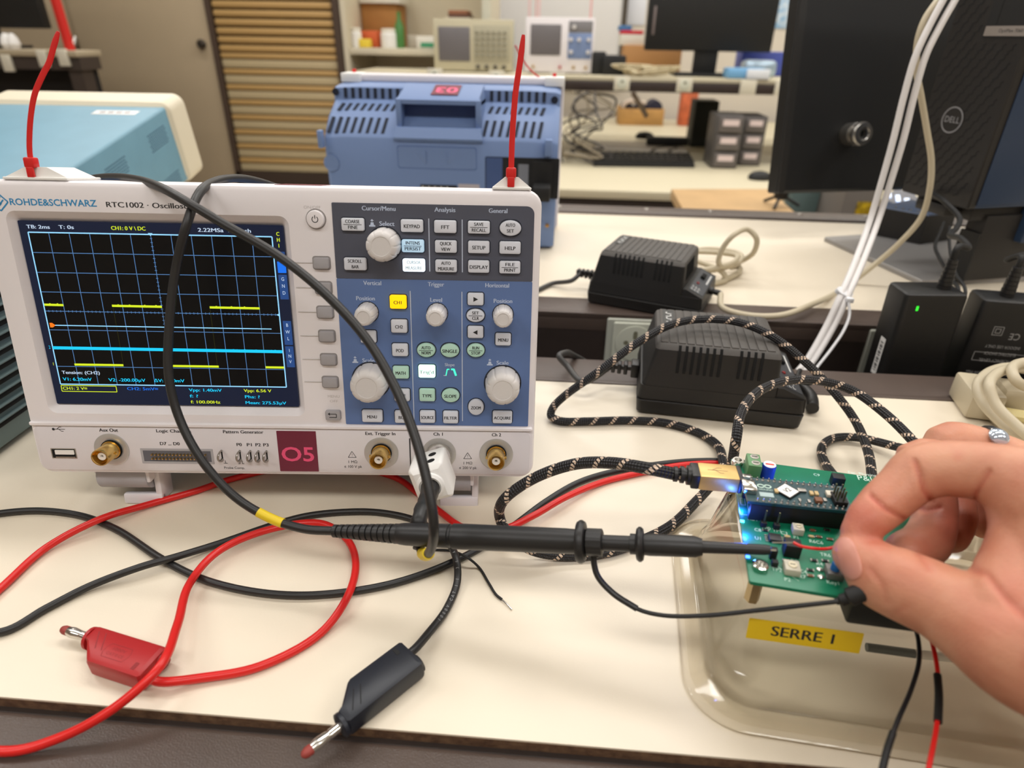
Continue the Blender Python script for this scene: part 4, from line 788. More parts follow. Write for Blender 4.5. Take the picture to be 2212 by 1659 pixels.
def slots(xa, xb, n, pts):
    g = MB(.001)
    for i in range(n):
        x = xa + (xb - xa) * i / (n - 1)
        (y0, z0), (y1, z1) = pts; d = V((0, y1 - y0, z1 - z0)).normalized(); nn = V((0, -d.z, d.y))
        a, b = V((x, y0, z0)), V((x + (3 if y1 - y0 > 8 else 0), y1, z1)); w2 = V((2.1, 0, 0)); o = nn * .4
        g.loft([[a - w2 + o, a + w2 + o, b + w2 + o, b - w2 + o], [a - w2 - o * 2, a + w2 - o * 2, b + w2 - o * 2, b - w2 - o * 2]], navy)
    g.build('vent_slots', rs)
A0, A1 = r3(745, 190, 56)[0], r3(858, 190, 56)[0]; A2, A3 = r3(1062, 200, 56)[0], r3(1176, 200, 56)[0]
slots(A0, A1, 8, ((55.6, 179.5), (57.4, 191.5))); slots(A2, A3, 8, ((55.6, 179.5), (57.4, 191.5)))
slots(r3(735, 232, 40)[0], r3(848, 232, 40)[0], 8, ((33, 166.6), (47, 173.6))); slots(r3(1058, 240, 40)[0], r3(1170, 240, 40)[0], 8, ((33, 166.6), (47, 173.6)))
slots(r3(712, 268, 12)[0], r3(828, 268, 12)[0], 8, ((4, 142.8), (22, 159.6))); slots(r3(1046, 275, 12)[0], r3(1165, 275, 12)[0], 8, ((4, 142.8), (22, 159.6)))
g = MB(.001); E_ = mat('blue_groove', (84, 108, 158), .6)
x0, z1 = r3(857, 314); x1, z0 = r3(1030, 368)
g.rbox(x0, z0, x1, z1, 3, [(0, -.5), (0, .3)], E_); g.rbox(x0 + 1, z0 + 1, x1 - 1, z1 - 1, 3, [(0, 0), (0, .6)], bluep)
xm = (x0 + x1) / 2; zm = (z0 + z1) / 2
for k in (-1, 1): g.loft([[(xm + k * 14, -.6, zm - 8), (xm + k * 14, -.6, zm + 8), (xm + k * 30, -.6, zm + 5)], [(xm + k * 14, -2.2, zm - 6), (xm + k * 14, -2.2, zm + 8), (xm + k * 16, -2.2, zm + 2)]], bluep)
g.build('battery_cover', rs)
g = MB(.001); cx, cz = r3(716, 352); g.lathe([(10, -.5), (10, .4), (9, .5), (8.6, .2)], bluep, FRONT @ Matrix.Translation((cx, cz, 0)), 32)
for a, b in (((688, 280), (703, 318)), ((1178, 300), (1192, 336))):
    xa, za = r3(*a); xb, zb = r3(*b); g.build('cord_peg', rs); g = MB(.001); g.box((xa, -9, zb), (xb, 1, za), bluep, 1.2)
g.build('cord_peg', rs)
(xa, za), (xb, zb) = rc
g = MB(.001); g.rbox(xa, zb, xb, za, 2, [(0, -2), (0, .4)], mat('recess_black', (14, 15, 18), .7)); g.rbox(xa + 1, zb + 1, xa + 22, za - 1, 1, [(0, .4), (0, .6)], mat('recess_blue', (62, 84, 132), .6))
g.rbox(xb - 34, zb + 6, xb - 8, za - 4, 1, [(0, .4), (0, 3)], blackm); g.rbox(xb - 52, zb - 4, xb - 39, za - 8, .5, [(0, .4), (0, .7)], mat('grey_label', (120, 124, 134), .6)); g.build('power_inlet', rs)
g = MB(.001); g.box((xb - 32, -30, zb + 2), (xb - 10, 0, zb + 20), blackm, 2); g.build('mains_plug', rs)
g = MB(.001); x, z = r3(1182, 487); g.lathe([(2.6, 8), (2.6, 9), (1.4, 9.5)], mat('brass', (180, 140, 80), .3, 1), FRONT @ Matrix.Translation((x, z, -8.5)), 14); g.build('ground_screw', rs)
g = MB(.001); (x0, z1), (x1, z0) = r3(908, 398), r3(988, 425); g.rbox(x0, z0, x1, z1, .3, [(0, 0), (0, .4)], mat('sticker_black', (30, 30, 30), .5))
for i in range(9): g.rbox(x0 + 2 + i * 4, z1 - 5, x0 + 4.5 + i * 4, z1 - 2 - (i % 2), .1, [(0, .4), (0, .45)], pale2)
g.rbox(x0 + 2, z1 - 9, x1 - 12, z1 - 7, .1, [(0, .4), (0, .45)], pale2); g.build('serial_sticker', rs)
g = MB(.001); (x0, z1), (x1, z0) = r3(990, 397), r3(1036, 425); g.rbox(x0, z0, x1, z1, .3, [(0, 0), (0, .4)], mat('sticker_grey', (176, 170, 176), .5)); g.build('serial_sticker', rs)
for i, x in enumerate((14, 288)):
    g = MB(.001); P = [V((x, 112, 204)), V((x, 112, 209))] if i == 0 else [V((x, 112, 204)), V((x, 112, 212))]
    g.box((x - 2.4, 110, 203), (x + 2.4, 114, 211), tie, .8); o = g.build('cable_tie', rs)
g = MB(.001); p = lambda *a: (pt(a) - V((RX, RY, 0))) * 1000
g.tube(spline([p(1195, 184, 'y', .66), p(1170, 170, 'y', .66), p(1145, 150, 'y', .66), p(1125, 122, 'y', .655), p(1113, 98, 'y', .65)], 8), 1.4, tie, 8, .5); g.build('tie_tail', rs)
g = MB(.001)
for x in (30, 250): g.box((x, 20, 0), (x + 20, 40, 8), bluep, 1); g.box((x, 100, 0), (x + 20, 118, 8), bluep, 1)
g.build('foot', rs)
for px, py in ((722, 199), (1198, 217)):
    x, z = r3(px, py, 50); g = MB(.001); g.lathe([(4.6, 0), (4.6, .5)], navy, Matrix.Translation((0, 55.6, 0)) @ FRONT @ Matrix.Translation((x, z, 0)), 20); g.build('screw_hole', rs)
# ------------------------------------------------------------------ old blue instrument tilted on its handle
f_ = math.radians(10.4); Rz = Matrix.Rotation(math.radians(3), 3, 'Z'); ex = Rz @ V((1, 0, 0)); ey = Rz @ V((0, math.cos(f_), math.sin(f_))); ez = Rz @ V((0, -math.sin(f_), math.cos(f_)))
Ptop = atd(395, 210, .9); MI = Matrix((ex, ey, ez)).transposed().to_4x4(); MI.translation = Ptop - ez * .112 + V((0, 0, .005))
bi = thing('old_instrument', 'old light blue instrument with cream bezel, tilted up behind the left of the oscilloscope', 'instrument', MI)
ib = mat('light_blue_paint', (108, 152, 172), .45, bump=.08, bscale=900, var=.04, vscale=30); ibd = mat('vent_dark', (52, 84, 108), .7); icr = mat('cream_bezel', (222, 212, 188), .45)
g = MB(.001); g.loft([[(x, y, z) for x, z in rr(-254, 4, -6, 106, 4, 3)] for y in (-335, -40)], ib); g.build('cabinet', bi)
g = MB(.001); g.loft([[(x, y, z) for x, z in rr(-260 + i, i, 0 - i, 112 - i, 14 - i, 5)] for i, y in ((6, -46), (1, -42), (0, -38), (0, -2), (3, 2))], icr); g.build('front_bezel', bi)
g = MB(.001); Rm = Matrix(((0, 0, 1, -6), (1, 0, 0, 0), (0, 1, 0, 0), (0, 0, 0, 1)))
for y0, z0, nx, nz in ((-110, 66, 12, 7), (-110, 8, 12, 6), (-220, 66, 12, 6)):
    for i in range(nx):
        for j in range(nz): g.rbox(y0 + i * 4 + (j % 2) * 2, z0 + j * 3.4, y0 + i * 4 + 2.2 + (j % 2) * 2, z0 + j * 3.4 + 1.9, .5, [(0, 0), (0, .2)], ibd, Rm)
g.build('vent_holes', bi)
g = MB(.001); g.box((-88, -82, 105.6), (-30, -66, 106.4), white, .1); 
for i in range(4): g.box((-80 + i * 11, -77, 106.4), (-72 + i * 11, -71, 106.5), mat('grey_text', (150, 146, 150), .7))
g.build('paper_label', bi)
g = MB(.001)
for x in (-240, -20): g.tube(spline([V((x, -60, 6)), V((x, -62, -20)), V((x, -46, -54))], 4), 4, icr, 8)
g.build('tilt_handle', bi)
# louvred grey green case at the left edge
gm = mat('grey_green_paint', (104, 122, 122), .5, bump=.1, bscale=700)
lc = thing('instrument_case', 'grey green louvred instrument case at the left of the screen oscilloscope', 'instrument', V((-.2185, .02, 0)))
g = MB(); g.box((-.16, -.02, .004), (0, .135, .125), gm, .003); g.build('case', lc)
g = MB()
for i in range(11):
    z = .018 + i * .0088; g.box((-.001, -.012, z), (.0016, .112, z + .0042), dark, .0012); g.box((-.001, -.014, z + .0042), (.003, .114, z + .0056), gm, .0006)
g.build('louvre', lc)
g = MB()
for x, y in ((-.14, 0), (-.02, 0), (-.14, .115), (-.02, .115)): g.box((x - .008, y - .008, 0), (x + .008, y + .008, .005), blackm)
g.build('foot', lc)
# ------------------------------------------------------------------ desktop computer on its stand, monitor behind it
yw = math.radians(18); cx_, sx_ = math.cos(yw), math.sin(yw)
MD = Matrix(((cx_, -sx_, 0, .598), (sx_, cx_, 0, .455), (0, 0, 1, .094), (0, 0, 0, 1)))
pc = thing('desktop_computer', 'black desktop computer with hexagon mesh front at the right edge', 'computer', MD @ Matrix.Translation((0, 0, -.094)))
pb1 = mat('computer_black', (30, 27, 25), .5, bump=.05, bscale=1500); pbs = mat('computer_side_sheen', (38, 58, 86), .4, bump=.05, bscale=1500)  # side panel's blue reflection is put into its base colour
def pcb_(g, name): 
    g.bm.transform(MD @ Matrix.Scale(.001, 4)); return g.build(name, pc, True)
g = MB(); g.box((8, 0, 0), (290, 97, 290), pbs, 3); g.box((10, -1.2, 4), (288, 0, 286), pbs, .6); pcb_(g, 'side_panel')
g = MB(); g.rbox(60, 34, 100, 44, 3, [(0, 1), (0, 3)], pbs); pcb_(g, 'side_latch')
# bezel: face looks along -x; local face frame: u runs from the far edge (y=97) to the near edge (y=0)
BZ = Matrix(((0, 0, -1, 0), (-1, 0, 0, 97), (0, 1, 0, 0), (0, 0, 0, 1)))
g = MB(); g.rbox(0, 0, 97, 292, 3, [(0, -10), (0, -2), (1.5, 0)], pb1, BZ); pcb_(g, 'front_bezel')
g = MB(); mg = mat('mesh_groove', (10, 10, 10), .8)
for j in range(33):
    for i in range(8):
        x = 9 + i * 11.6 + (j % 2) * 5.8; z = 14 + j * 8.4
        if x > 89 or (z > 164 and x > 40) or (x - 41) ** 2 + (z - 86) ** 2 < 17 ** 2 or z > 284: continue
        g.line(x - 5.4, z - 3.6, x, z - .8, 1.9, mg, BZ, .2); g.line(x, z - 1.6, x, z + 2.6, 1.7, mg, BZ, .22); g.line(x, z + 2.4, x + 2.6, z + 4.2, 1.7, mg, BZ, .24)
pcb_(g, 'mesh_grille')
g = MB(); mf = mat('logo_silver', (186, 186, 188), .3, .6)
g.lathe([(14.5, .2), (14.5, .5)], pb1, BZ @ Matrix.Translation((41, 86, 0)), 40)
for i in range(48):
    a0, a1 = 2 * PI * i / 48, 2 * PI * (i + 1) / 48; g.line(41 + 13 * math.cos(a0), 86 + 13 * math.sin(a0), 41 + 13 * math.cos(a1), 86 + 13 * math.sin(a1), 1.3, mf, BZ, .7)
g.text('DELL', 41, 86, 6.4, mf, BZ, .75, width=19.5); pcb_(g, 'round_logo')
g = MB(); g.rbox(45, 166, 97, 292, 1, [(0, 0), (0, .4)], blackm, BZ); g.rbox(46, 168, 94, 177, .6, [(0, .4), (0, 1)], mat('badge_silver', (168, 160, 154), .35, .5), BZ); g.text('OptiPlex 7060', 76, 172.6, 3.2, ink, BZ, 1.05, width=27); g.rbox(56, 178, 57, 292, .2, [(0, .4), (0, .6)], mg, BZ); pcb_(g, 'badge_panel')
g = MB(); g.box((20, 10, -16), (288, 90, 0), pb1, 2); g.box((0, 26, -14), (24, 70, -2), pb1, 2); g.box((90, -4, -42), (288, 30, -2), pbs, 3); pcb_(g, 'cradle')
g = MB(); g.box((40, 6, -88), (200, 30, -10), pb1, 2); g.box((36, 4, -90), (38, 30, -30), blackm); pcb_(g, 'stand_column')
g = MB(); sb = mat('silver_base', (150, 147, 145), .4, .3)
q = [V(p) for p in (atz(1782, 512, .006), atz(1992, 607, .006), V((.92, .545, .006)), V((.84, .755, .006)))]
g.loft([[V((p.x, p.y, .0006)) for p in q], [V((p.x, p.y, .0055)) for p in q], [p * .995 + (sum(q, V((0, 0, 0))) / 4) * .005 + V((0, 0, .0005)) for p in q]], sb); g.build('base_plate', pc, True)
# monitor panel
mon = thing('computer_monitor', 'black flat monitor seen from behind with round metal lock, left of the desktop computer', 'monitor', V((.62, .72, 0)))
MM = Matrix.Translation(V((.4525, .645, .066))) @ Matrix.Rotation(math.radians(19.5), 4, 'Z') @ Matrix.Rotation(math.radians(-9.5), 4, 'X') @ Matrix.Rotation(math.radians(.8), 4, 'Y')
mb_ = mat('monitor_black', (15, 15, 15), .55, bump=.05, bscale=1200)
g = MB(); g.rbox(0, 0, 520, 330, 4, [(3, -26), (0, -22), (0, -4), (4, 0)], mb_); g.rbox(0, 0, 12, 330, 3, [(1, -1), (1, .6)], mat('monitor_edge', (34, 32, 30), .5)); g.bm.transform(MM @ Matrix.Scale(.001, 4)); g.build('rear_cover', mon, True)
g = MB(); P = FRONT @ Matrix.Translation((104, 77, 0)); g.lathe([(15, -1), (15, 14), (14, 14.4), (12.5, 15), (12.5, 19), (14, 19.6), (15.6, 22), (15.6, 26), (14, 28.4), (9, 29), (8, 27.4), (5, 27), (5, 24)], mat('lock_metal', (150, 146, 140), .3, .9), P, 32); g.lathe([(4.6, 24), (4.6, 24.4)], dark, P, 16); g.bm.transform(MM @ Matrix.Scale(.001, 4)); g.build('lock_knob', mon, True)
g = MB(); g.bm.transform(Matrix()); g.box((.80, .735, .0068), (.86, .75, .12), blackm, .004); g.build('stand', mon, True)
# small hub box on the base plate, glossy slab with painted lamp reflections behind it
hb = thing('hub_box', 'small black hub with blue grey lid standing on the silver base plate', 'electronic box', V((.62, .62, .0065)))
q0 = [atz(*p) for p in ((1880, 505, .007), (1985, 527, .007), (2045, 518, .007), (1950, 488, .007))]
def up(l, z, s=1.0):
    c = sum(l, V((0, 0, 0))) / len(l); return [V((c.x + (p.x - c.x) * s, c.y + (p.y - c.y) * s, z)) for p in l]
g = MB(); g.loft([up(q0, .007, 1.04), up(q0, .014, 1.04), up(q0, .046)], pb1); g.build('case', hb, True)
g = MB(); g.loft([up(q0, .046, 1.0), up(q0, .0475, .97)], mat('hub_lid', (78, 92, 116), .4)); g.build('lid', hb, True)
g = MB(); c = sum(q0, V((0, 0, 0))) / 4
for i in range(4): p = q0[0] * (1 - (.2 + i * .2)) + q0[1] * (.2 + i * .2); p = p * .75 + c * .25; g.lathe([(.0022, 0), (.0022, .0008), (.001, .0014)], steel, Matrix.Translation((p.x, p.y, .0475)), 10)
g.build('rivet', hb, True)
gl = glow('reflected_lamps', (225, 238, 255), 1.6, (200, 210, 230)); tb = mat('slab_gloss', (120, 140, 176), .1, .3)  # emission paints ceiling lamp reflections on a stand-in glossy slab, no screen
tbt = thing('slab', 'stand-in glossy blue slab with painted lamp reflections lying behind the small hub', 'slab', V((.66, .74, .01)))
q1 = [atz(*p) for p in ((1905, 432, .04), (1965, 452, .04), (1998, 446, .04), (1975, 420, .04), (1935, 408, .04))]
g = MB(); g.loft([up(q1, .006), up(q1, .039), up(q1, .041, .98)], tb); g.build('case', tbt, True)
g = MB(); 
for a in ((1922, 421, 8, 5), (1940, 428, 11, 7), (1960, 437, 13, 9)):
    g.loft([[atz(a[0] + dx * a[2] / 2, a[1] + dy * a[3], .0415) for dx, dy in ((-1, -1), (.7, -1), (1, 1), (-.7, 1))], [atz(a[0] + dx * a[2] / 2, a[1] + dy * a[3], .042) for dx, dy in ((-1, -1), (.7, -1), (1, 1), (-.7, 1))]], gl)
g.build('painted_reflection', tbt, True)
# ------------------------------------------------------------------ the far side of the room
def bx(name, label, cat, px0, py0, px1, py1, Y, dep, m, group=None, bev=.003, parent=None):
    a, b = aty(px0, py1, Y), aty(px1, py0, Y); pc_, pd = aty(px0, py0, Y), aty(px1, py1, Y)
    x0, x1 = (a.x + pc_.x) / 2, (b.x + pd.x) / 2; z0, z1 = (a.z + pd.z) / 2, (pc_.z + b.z) / 2
    g = MB(); g.box((x0, Y, z0), (x1, Y + dep, z1), m, min(bev, abs(x1 - x0) / 5, abs(z1 - z0) / 5))
    if parent is not None: return g.build(name, parent, True)
    o = g.build(name); return tag(o, label, cat, group)
# cabinets along the back
cb = mat('cabinet_beige', (176, 158, 130), .5, var=.03, vscale=3); cbd = mat('cabinet_gap', (96, 84, 68), .7)
YC = 3.0
def cx(px, py): return aty(px, py, YC)
xl, xr = cx(155, 60).x, cx(452, 60).x
cab = thing('storage_cabinet', 'tall beige two door storage cabinet left of the roller shutter', 'cabinet', V(((xl + xr) / 2, YC, FL)))
g = MB(); g.box((xl - .75, YC + .02, FL), (xr, YC + .45, 1.2), cb, .003); g.build('carcass', cab, True)
g = MB(); g.box((xl + .012, YC, FL + .05), (xr - .005, YC + .02, 1.19), cb, .004); d_ = g.build('door', cab, True)
g = MB(); c = cx(437, 95); g.axis((c.x, YC + .001, c.z), (c.x, YC - .03, c.z), [(.02, 0), (.02, .018), (.014, .026)], mat('lock_dark', (70, 62, 54), .4, .5), 16); g.build('lock', d_, True)
g = MB(); g.box((xl - .74, YC, FL + .05), (xl - .012, YC + .02, 1.19), cb, .004); d_ = g.build('door', cab, True)
g = MB(); c = cx(162, 82); g.axis((c.x, YC + .001, c.z), (c.x, YC - .04, c.z - .05), [(.014, 0), (.014, .07)], steel, 14); g.build('handle', d_, True)
x0, x1 = cx(447, 30).x, cx(735, 30).x
rc_ = thing('roller_cabinet', 'cabinet with yellow slatted roller shutter front beside the beige cabinet', 'cabinet', V(((x0 + x1) / 2, YC, FL)))
fr = mat('roller_frame', (74, 58, 46), .6); sl = mat('shutter_slat', (186, 150, 94), .55); sl2 = mat('shutter_slat_pale', (192, 174, 136), .55)
zb = cx(580, 372).z
g = MB(); g.box((x0, YC + .03, FL), (x1, YC + .45, 1.2), fr); g.box((x0, YC - .01, FL), (x0 + .025, YC + .05, 1.2), fr); g.box((x1 - .035, YC - .01, FL), (x1, YC + .05, 1.2), fr); g.box((x0, YC - .01, FL), (x1, YC + .05, zb), mat('plinth_brown', (64, 50, 40), .6)); g.build('carcass', rc_, True)
g = MB(); z = zb + .004; zm = cx(580, 140).z; n = 0
while z < 1.15:
    h = .068 if z < zm else .036
    if z < zm: g.box((x0 + .028, YC + .006, z), (x1 - .038, YC + .03, z + h * .55), sl2, .004); g.box((x0 + .028, YC, z + h * .58), (x1 - .038, YC + .03, z + h * .92), sl, .006)
    else: g.box((x0 + .028, YC, z), (x1 - .038, YC + .03, z + h * .78), sl, .008)
    z += h
g.build('shutter', rc_, True)
# open shelf unit
x2 = cx(765, 40).x; x3 = cx(1012, 40).x
su = thing('shelf_unit', 'cream open shelf unit right of the roller shutter', 'shelf', V(((x1 + x3) / 2, YC, FL)))
sc_ = mat('shelf_cream', (206, 196, 172), .5); zs = cx(800, 104).z
g = MB(); g.box((x1 + .005, YC - .02, FL), (x1 + .03, YC + .5, 1.2), sc_, .003); g.build('side_panel', su, True)
g = MB(); g.box((x1 + .03, YC + .46, FL), (x3 + .06, YC + .48, 1.2), sc_); g.build('back_panel', su, True)
g = MB(); g.box((x1 + .03, YC - .01, zs - .028), (x3 + .06, YC + .46, zs), sc_, .003); g.build('shelf', su, True)
zt = cx(800, -60).z
g = MB(); g.box((x3 + .06, YC - .0, FL), (x3 + .1, YC + .46, 1.2), sc_, .003); g.build('side_panel', su, True)
g = MB(); g.box((x1 + .03, YC - .01, zs - .5), (x3 + .06, YC + .46, zs - .47), sc_, .003); g.build('shelf', su, True)
kraft = mat('cardboard', (168, 116, 58), .75, var=.08, vscale=12); cream2 = mat('box_cream', (226, 220, 206), .6)
orange = mat('orange_box', (204, 92, 44), .6)
def onshelf(name, label, cat, px0, py0, px1, Y, dep, m, group=None, bev=.004, zbase=None):
    a = aty(px0, 104, Y); b = aty(px1, 104, Y); t = aty((px0 + px1) / 2, py0, Y); g = MB()
    g.box((max(a.x, x1 + .034), Y, (zs if zbase is None else zbase) + .0008), (b.x, Y + dep, t.z), m, bev); return tag(g.build(name), label, cat, group)
o = onshelf('cardboard_box', 'large brown cardboard box standing on the rear of the open shelf, above small cartons', 'box', 776, 8, 862, YC + .22, .2, kraft)
bx('white_carton', 'white carton lid on top of the large brown cardboard box', 'box', 775, -14, 862, 7, YC + .2, .22, cream2)
def jar(px0, py0, px1, label, Y):
    a = aty(px0, 104, Y); b = aty(px1, 104, Y); t = aty((px0 + px1) / 2, py0, Y); r = (b.x - a.x) / 2; h = t.z - zs
    j = thing('plastic_jar', label, 'jar', V(((a.x + b.x) / 2, Y + r, zs + .0008)), 'jars on the shelf')
    g = MB(); g.lathe([(r * .96, 0), (r, .004), (r, h * .74), (r * .86, h * .8)], white, None, 20); g.build('jar_body', j)
    g = MB(); g.lathe([(r * .9, h * .79), (r * .9, h * .98), (r * .8, h)], cream2, None, 20); g.build('lid', j)
jar(757, 60, 780, 'slim white jar at the left end of the shelf, by the cream side panel', YC + .03)
jar(820, 62, 857, 'wide white jar on the shelf between orange carton and green bottle', YC + .05)
onshelf('orange_carton', 'orange carton under the brown box on the shelf', 'box', 778, 66, 818, YC + .1, .1, orange)
onshelf('yellow_carton', 'small yellow carton in front of the orange carton', 'box', 776, 84, 799, YC + .03, .05, mat('yellow_carton_paint', (226, 198, 60), .6))
g = MB(); p = aty(862, 104, YC + .06); g.lathe([(.02, 0), (.022, .01), (.022, .09), (.009, .12), (.009, .15)], mat('green_bottle_glass', (70, 124, 60), .4), Matrix.Translation((p.x, YC + .09, zs + .0008)), 18); tag(g.build('bottle'), 'green bottle on the shelf right of the wide white jar', 'bottle')
o = onshelf('grey_tub', 'grey tub on the shelf between green bottle and green labelled carton', 'tub', 880, 76, 902, YC + .12, .08, mat('tub_grey', (176, 166, 150), .6))
t = thing('labelled_carton', 'white carton with a green label on the shelf, left of the old oscilloscope', 'box', V((aty(920, 104, YC).x, YC + .04, zs)))
a, b = aty(900, 104, YC), aty(945, 104, YC); h = aty(920, 78, YC).z
g = MB(); g.box((a.x, YC, zs + .0008), (b.x, YC + .1, h), cream2, .003); g.build('carton', t, True)
g = MB(); g.box((a.x + .02, YC - .002, zs + .008), (b.x - .004, YC + .002, (zs + h) / 2), mat('green_label', (60, 150, 106), .6)); g.build('label', t, True)
for i, (cc, lb_) in enumerate((((96, 62, 48), 'lower dark brown book of the two lying by the whiteboard edge'), ((150, 96, 66), 'upper reddish brown book of the two lying by the whiteboard edge'))):
    bx('book', lb_, 'book', 968, 30 - i * 8, 1012 - i * 3, 38 - i * 8, YC + .1, .16, mat('book_cover' + 'ab'[i], cc, .6), 'books lying by the whiteboard')
bx('book_ledge', 'short cream ledge carrying two books beside the whiteboard', 'shelf', 960, 38, 1016, 44, YC + .05, .4, sc_)
wb = thing('whiteboard', 'big white board leaning at the wall behind the far oscilloscopes', 'whiteboard', V((.1, 4.3, 0)))
a, b = aty(1020, 100, 4.3), aty(1338, 100, 4.3)
g = MB(); g.box((a.x, 4.3, .0), (b.x, 4.32, 1.1), mat('whiteboard_white', (228, 226, 224), .25), .002); g.build('panel', wb, True)
g = MB(); g.box((b.x, 4.29, .0), (b.x + .03, 4.33, 1.1), mat('board_edge', (70, 62, 50), .5)); g.build('frame_edge', wb, True)
pinkl = mat('faint_pink', (236, 196, 196), .6)
g = MB()
for px in (1143, 1164, 1275): p = aty(px, 30, 4.299); g.box((p.x - .004, 4.2985, p.z - .09), (p.x + .008, 4.301, p.z + .4), pinkl)
g.build('pen_mark', wb, True)
g = MB(); p0, p1 = aty(1020, 60, 4.29), aty(1036, 60, 4.29); g.box((p0.x - .005, 4.285, 0), (p1.x, 4.302, 1.1), sc_, .002); g.build('frame_edge', wb, True)
# rear bench: low desk with raised shelf
ZD = -.22
dk = thing('rear_desk', 'far low cream desk with a raised dark edged shelf', 'desk', V((.6, 2.4, FL)))
yd = atz(1300, 411, ZD).y; yr = atz(1380, 272, ZD).y
dcream = mat('desk_cream', (206, 196, 168), .5)
g = MB(); g.box((-.22, yd, ZD - .03), (3.2, 2.97, ZD), dcream, .003); g.box((0, 2.97, ZD - .03), (3.2, 4.28, ZD), dcream); g.build('desktop', dk, True)
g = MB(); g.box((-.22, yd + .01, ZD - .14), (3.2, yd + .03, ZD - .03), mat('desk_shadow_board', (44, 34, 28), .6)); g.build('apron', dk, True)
YS = 2.62; zf1 = aty(1300, 172, YS).z; zf0 = aty(1300, 197, YS).z
xs0 = aty(790, 160, YS).x
g = MB(); g.box((xs0, YS, zf0), (3.0, YS + .33, zf1 - .006), mat('shelf_dark', (46, 34, 30), .5), .003); g.build('shelf_beam', dk, True)
zu = zf1 + .012
g = MB(); g.box((xs0 - .05, YS + .02, zf1 - .006), (.0, YS + .35, zu), dcream, .003); g.box((.0, YS + .02, zf1 - .006), (3.0, YS + .66, zu), dcream, .003); g.build('upper_shelf', dk, True)
for x in (xs0 + .05, 1.3, 2.6):
    g = MB(); g.box((x, YS + .1, ZD), (x + .05, YS + .16, zf0), mat('shelf_post', (170, 158, 136), .5)); g.build('post', dk, True)
for x in (-.1, 1.2, 3.0):
    g = MB(); g.box((x, yd + .3, FL), (x + .06, yd + .36, ZD - .03), brown); g.build('leg', dk, True)
for i, (px, py, fl_) in enumerate(((940, 163, 1), (1073, 168, 1), (1203, 173, 1), (1343, 180, 1), (1478, 183, 1), (1615, 188, 0), (1690, 190, 0))):
    p = aty(px, py, YS); sz = .043
    t = thing('wall_socket', ('leftmost', 'second', 'third', 'fourth', 'fifth', 'sixth', 'rightmost')[i] + ' of the small white socket plates along the far dark shelf edge', 'socket', V((p.x, YS, p.z)), 'socket plates on the far shelf edge')
    g = MB(); g.box((-sz / 2 - .01, -.012, -sz * .62), (sz / 2 + .01, -.0005, sz * .62), mat('plate_white', (214, 208, 190), .5), .002); g.build('plate', t)
    if fl_: g = MB(); g.lathe([(.02, .012), (.02, .016), (.017, .017)], sock, FRONT, 20); g.lathe([(.006, .017), (.006, .0175)], MATS['socket_hole'], FRONT @ Matrix.Translation((0, .008, 0)), 10); g.build('cover', t)
# two oscilloscopes on the raised shelf
def farscope(px0, px1, pyt, pyb, label, kind, Y):
    a = aty((px0 + px1) / 2 - (px1 - px0) / 2, pyb, Y); b = aty(px1, pyb, Y); W_ = b.x - a.x; H_ = aty((px0 + px1) / 2, pyt, Y).z - zu
    t = thing('oscilloscope', label, 'oscilloscope', V((a.x, Y, zu + .0006)), 'oscilloscopes on the far shelf'); k = W_ / 290
    def P(x0, z0, x1, z1, y0, y1, m, name):
        g = MB(); g.box((x0 * W_, y0, z0 * H_), (x1 * W_, y1, z1 * H_), m, .003); return g.build(name, t)
    if kind:
        P(0, .02, 1, 1, 0, .05, mat('old_cream', (196, 188, 160), .5), 'front_bezel'); P(.03, .06, .97, .96, .05, .21, ib, 'cabinet')
        P(.06, .2, .46, .86, -.003, .01, mat('grey_screen', (112, 108, 110), .3), 'screen'); pn = P(.5, .2, .97, .9, -.002, .01, mat('old_panel', (178, 172, 148), .5), 'control_panel')
        g = MB()
        for i in range(6):
            for j in range(5): g.box(((.53 + i * .07) * W_, -.008, (.3 + j * .11) * H_), ((.565 + i * .07) * W_, 0, (.35 + j * .11) * H_), mat('old_keys', (150, 146, 128), .6), .001)
        g.build('keys', pn)
        for i in range(4):
            g = MB(); g.lathe([(.008, 0), (.008, .016), (.005, .016)], mat('connector_grey', (90, 86, 80), .4, .5), FRONT @ Matrix.Translation(((.56 + i * .11) * W_, .1 * H_, 0)), 14); g.build('bnc_socket', t)
    else:
        P(0, .02, 1, 1, 0, .03, offwhite, 'front_bezel'); P(.02, .03, .98, .97, .03, .14, bluep, 'rear_housing')
        P(.07, .33, .52, .88, -.003, .01, mat('grey_screen', (112, 108, 110), .3), 'screen'); pn = P(.62, .27, .97, .74, -.002, .01, mat('far_blue', (122, 142, 182), .5), 'control_panel'); P(.62, .74, .97, .95, -.002, .01, mat('far_grey', (128, 126, 128), .5), 'control_panel')
        for x, z in ((.7, .84), (.66, .62), (.78, .62), (.92, .62), (.67, .4), (.92, .4)):
            g = MB(); g.lathe([(.008, 0), (.007, .014)], knobm, FRONT @ Matrix.Translation((x * W_, z * H_, .002)), 14); g.build('knob', t)
        for x, c_ in ((.12, gold), (.52, redp), (.72, gold), (.9, gold)):
            g = MB(); g.lathe([(.006, 0), (.006, .012)], c_, FRONT @ Matrix.Translation((x * W_, .12 * H_, 0)), 12); g.build('bnc_socket', t)
        for x in (.14, .93):
            g = MB(); g.box((x * W_ - .002, .012, H_), (x * W_ + .002, .015, H_ + .14), mat('pale_red_tie', (226, 150, 146), .5)); g.build('cable_tie', t)
    g = MB()
    for x in (.06, .86): g.box((x * W_, .02, 0), ((x + .08) * W_, .1, .03 * H_), blackm)
    g.build('foot', t)
YF = 2.75
farscope(938, 1108, 42, 130, 'old cream oscilloscope with grey blank screen, left of the pair on the far shelf', True, YF)
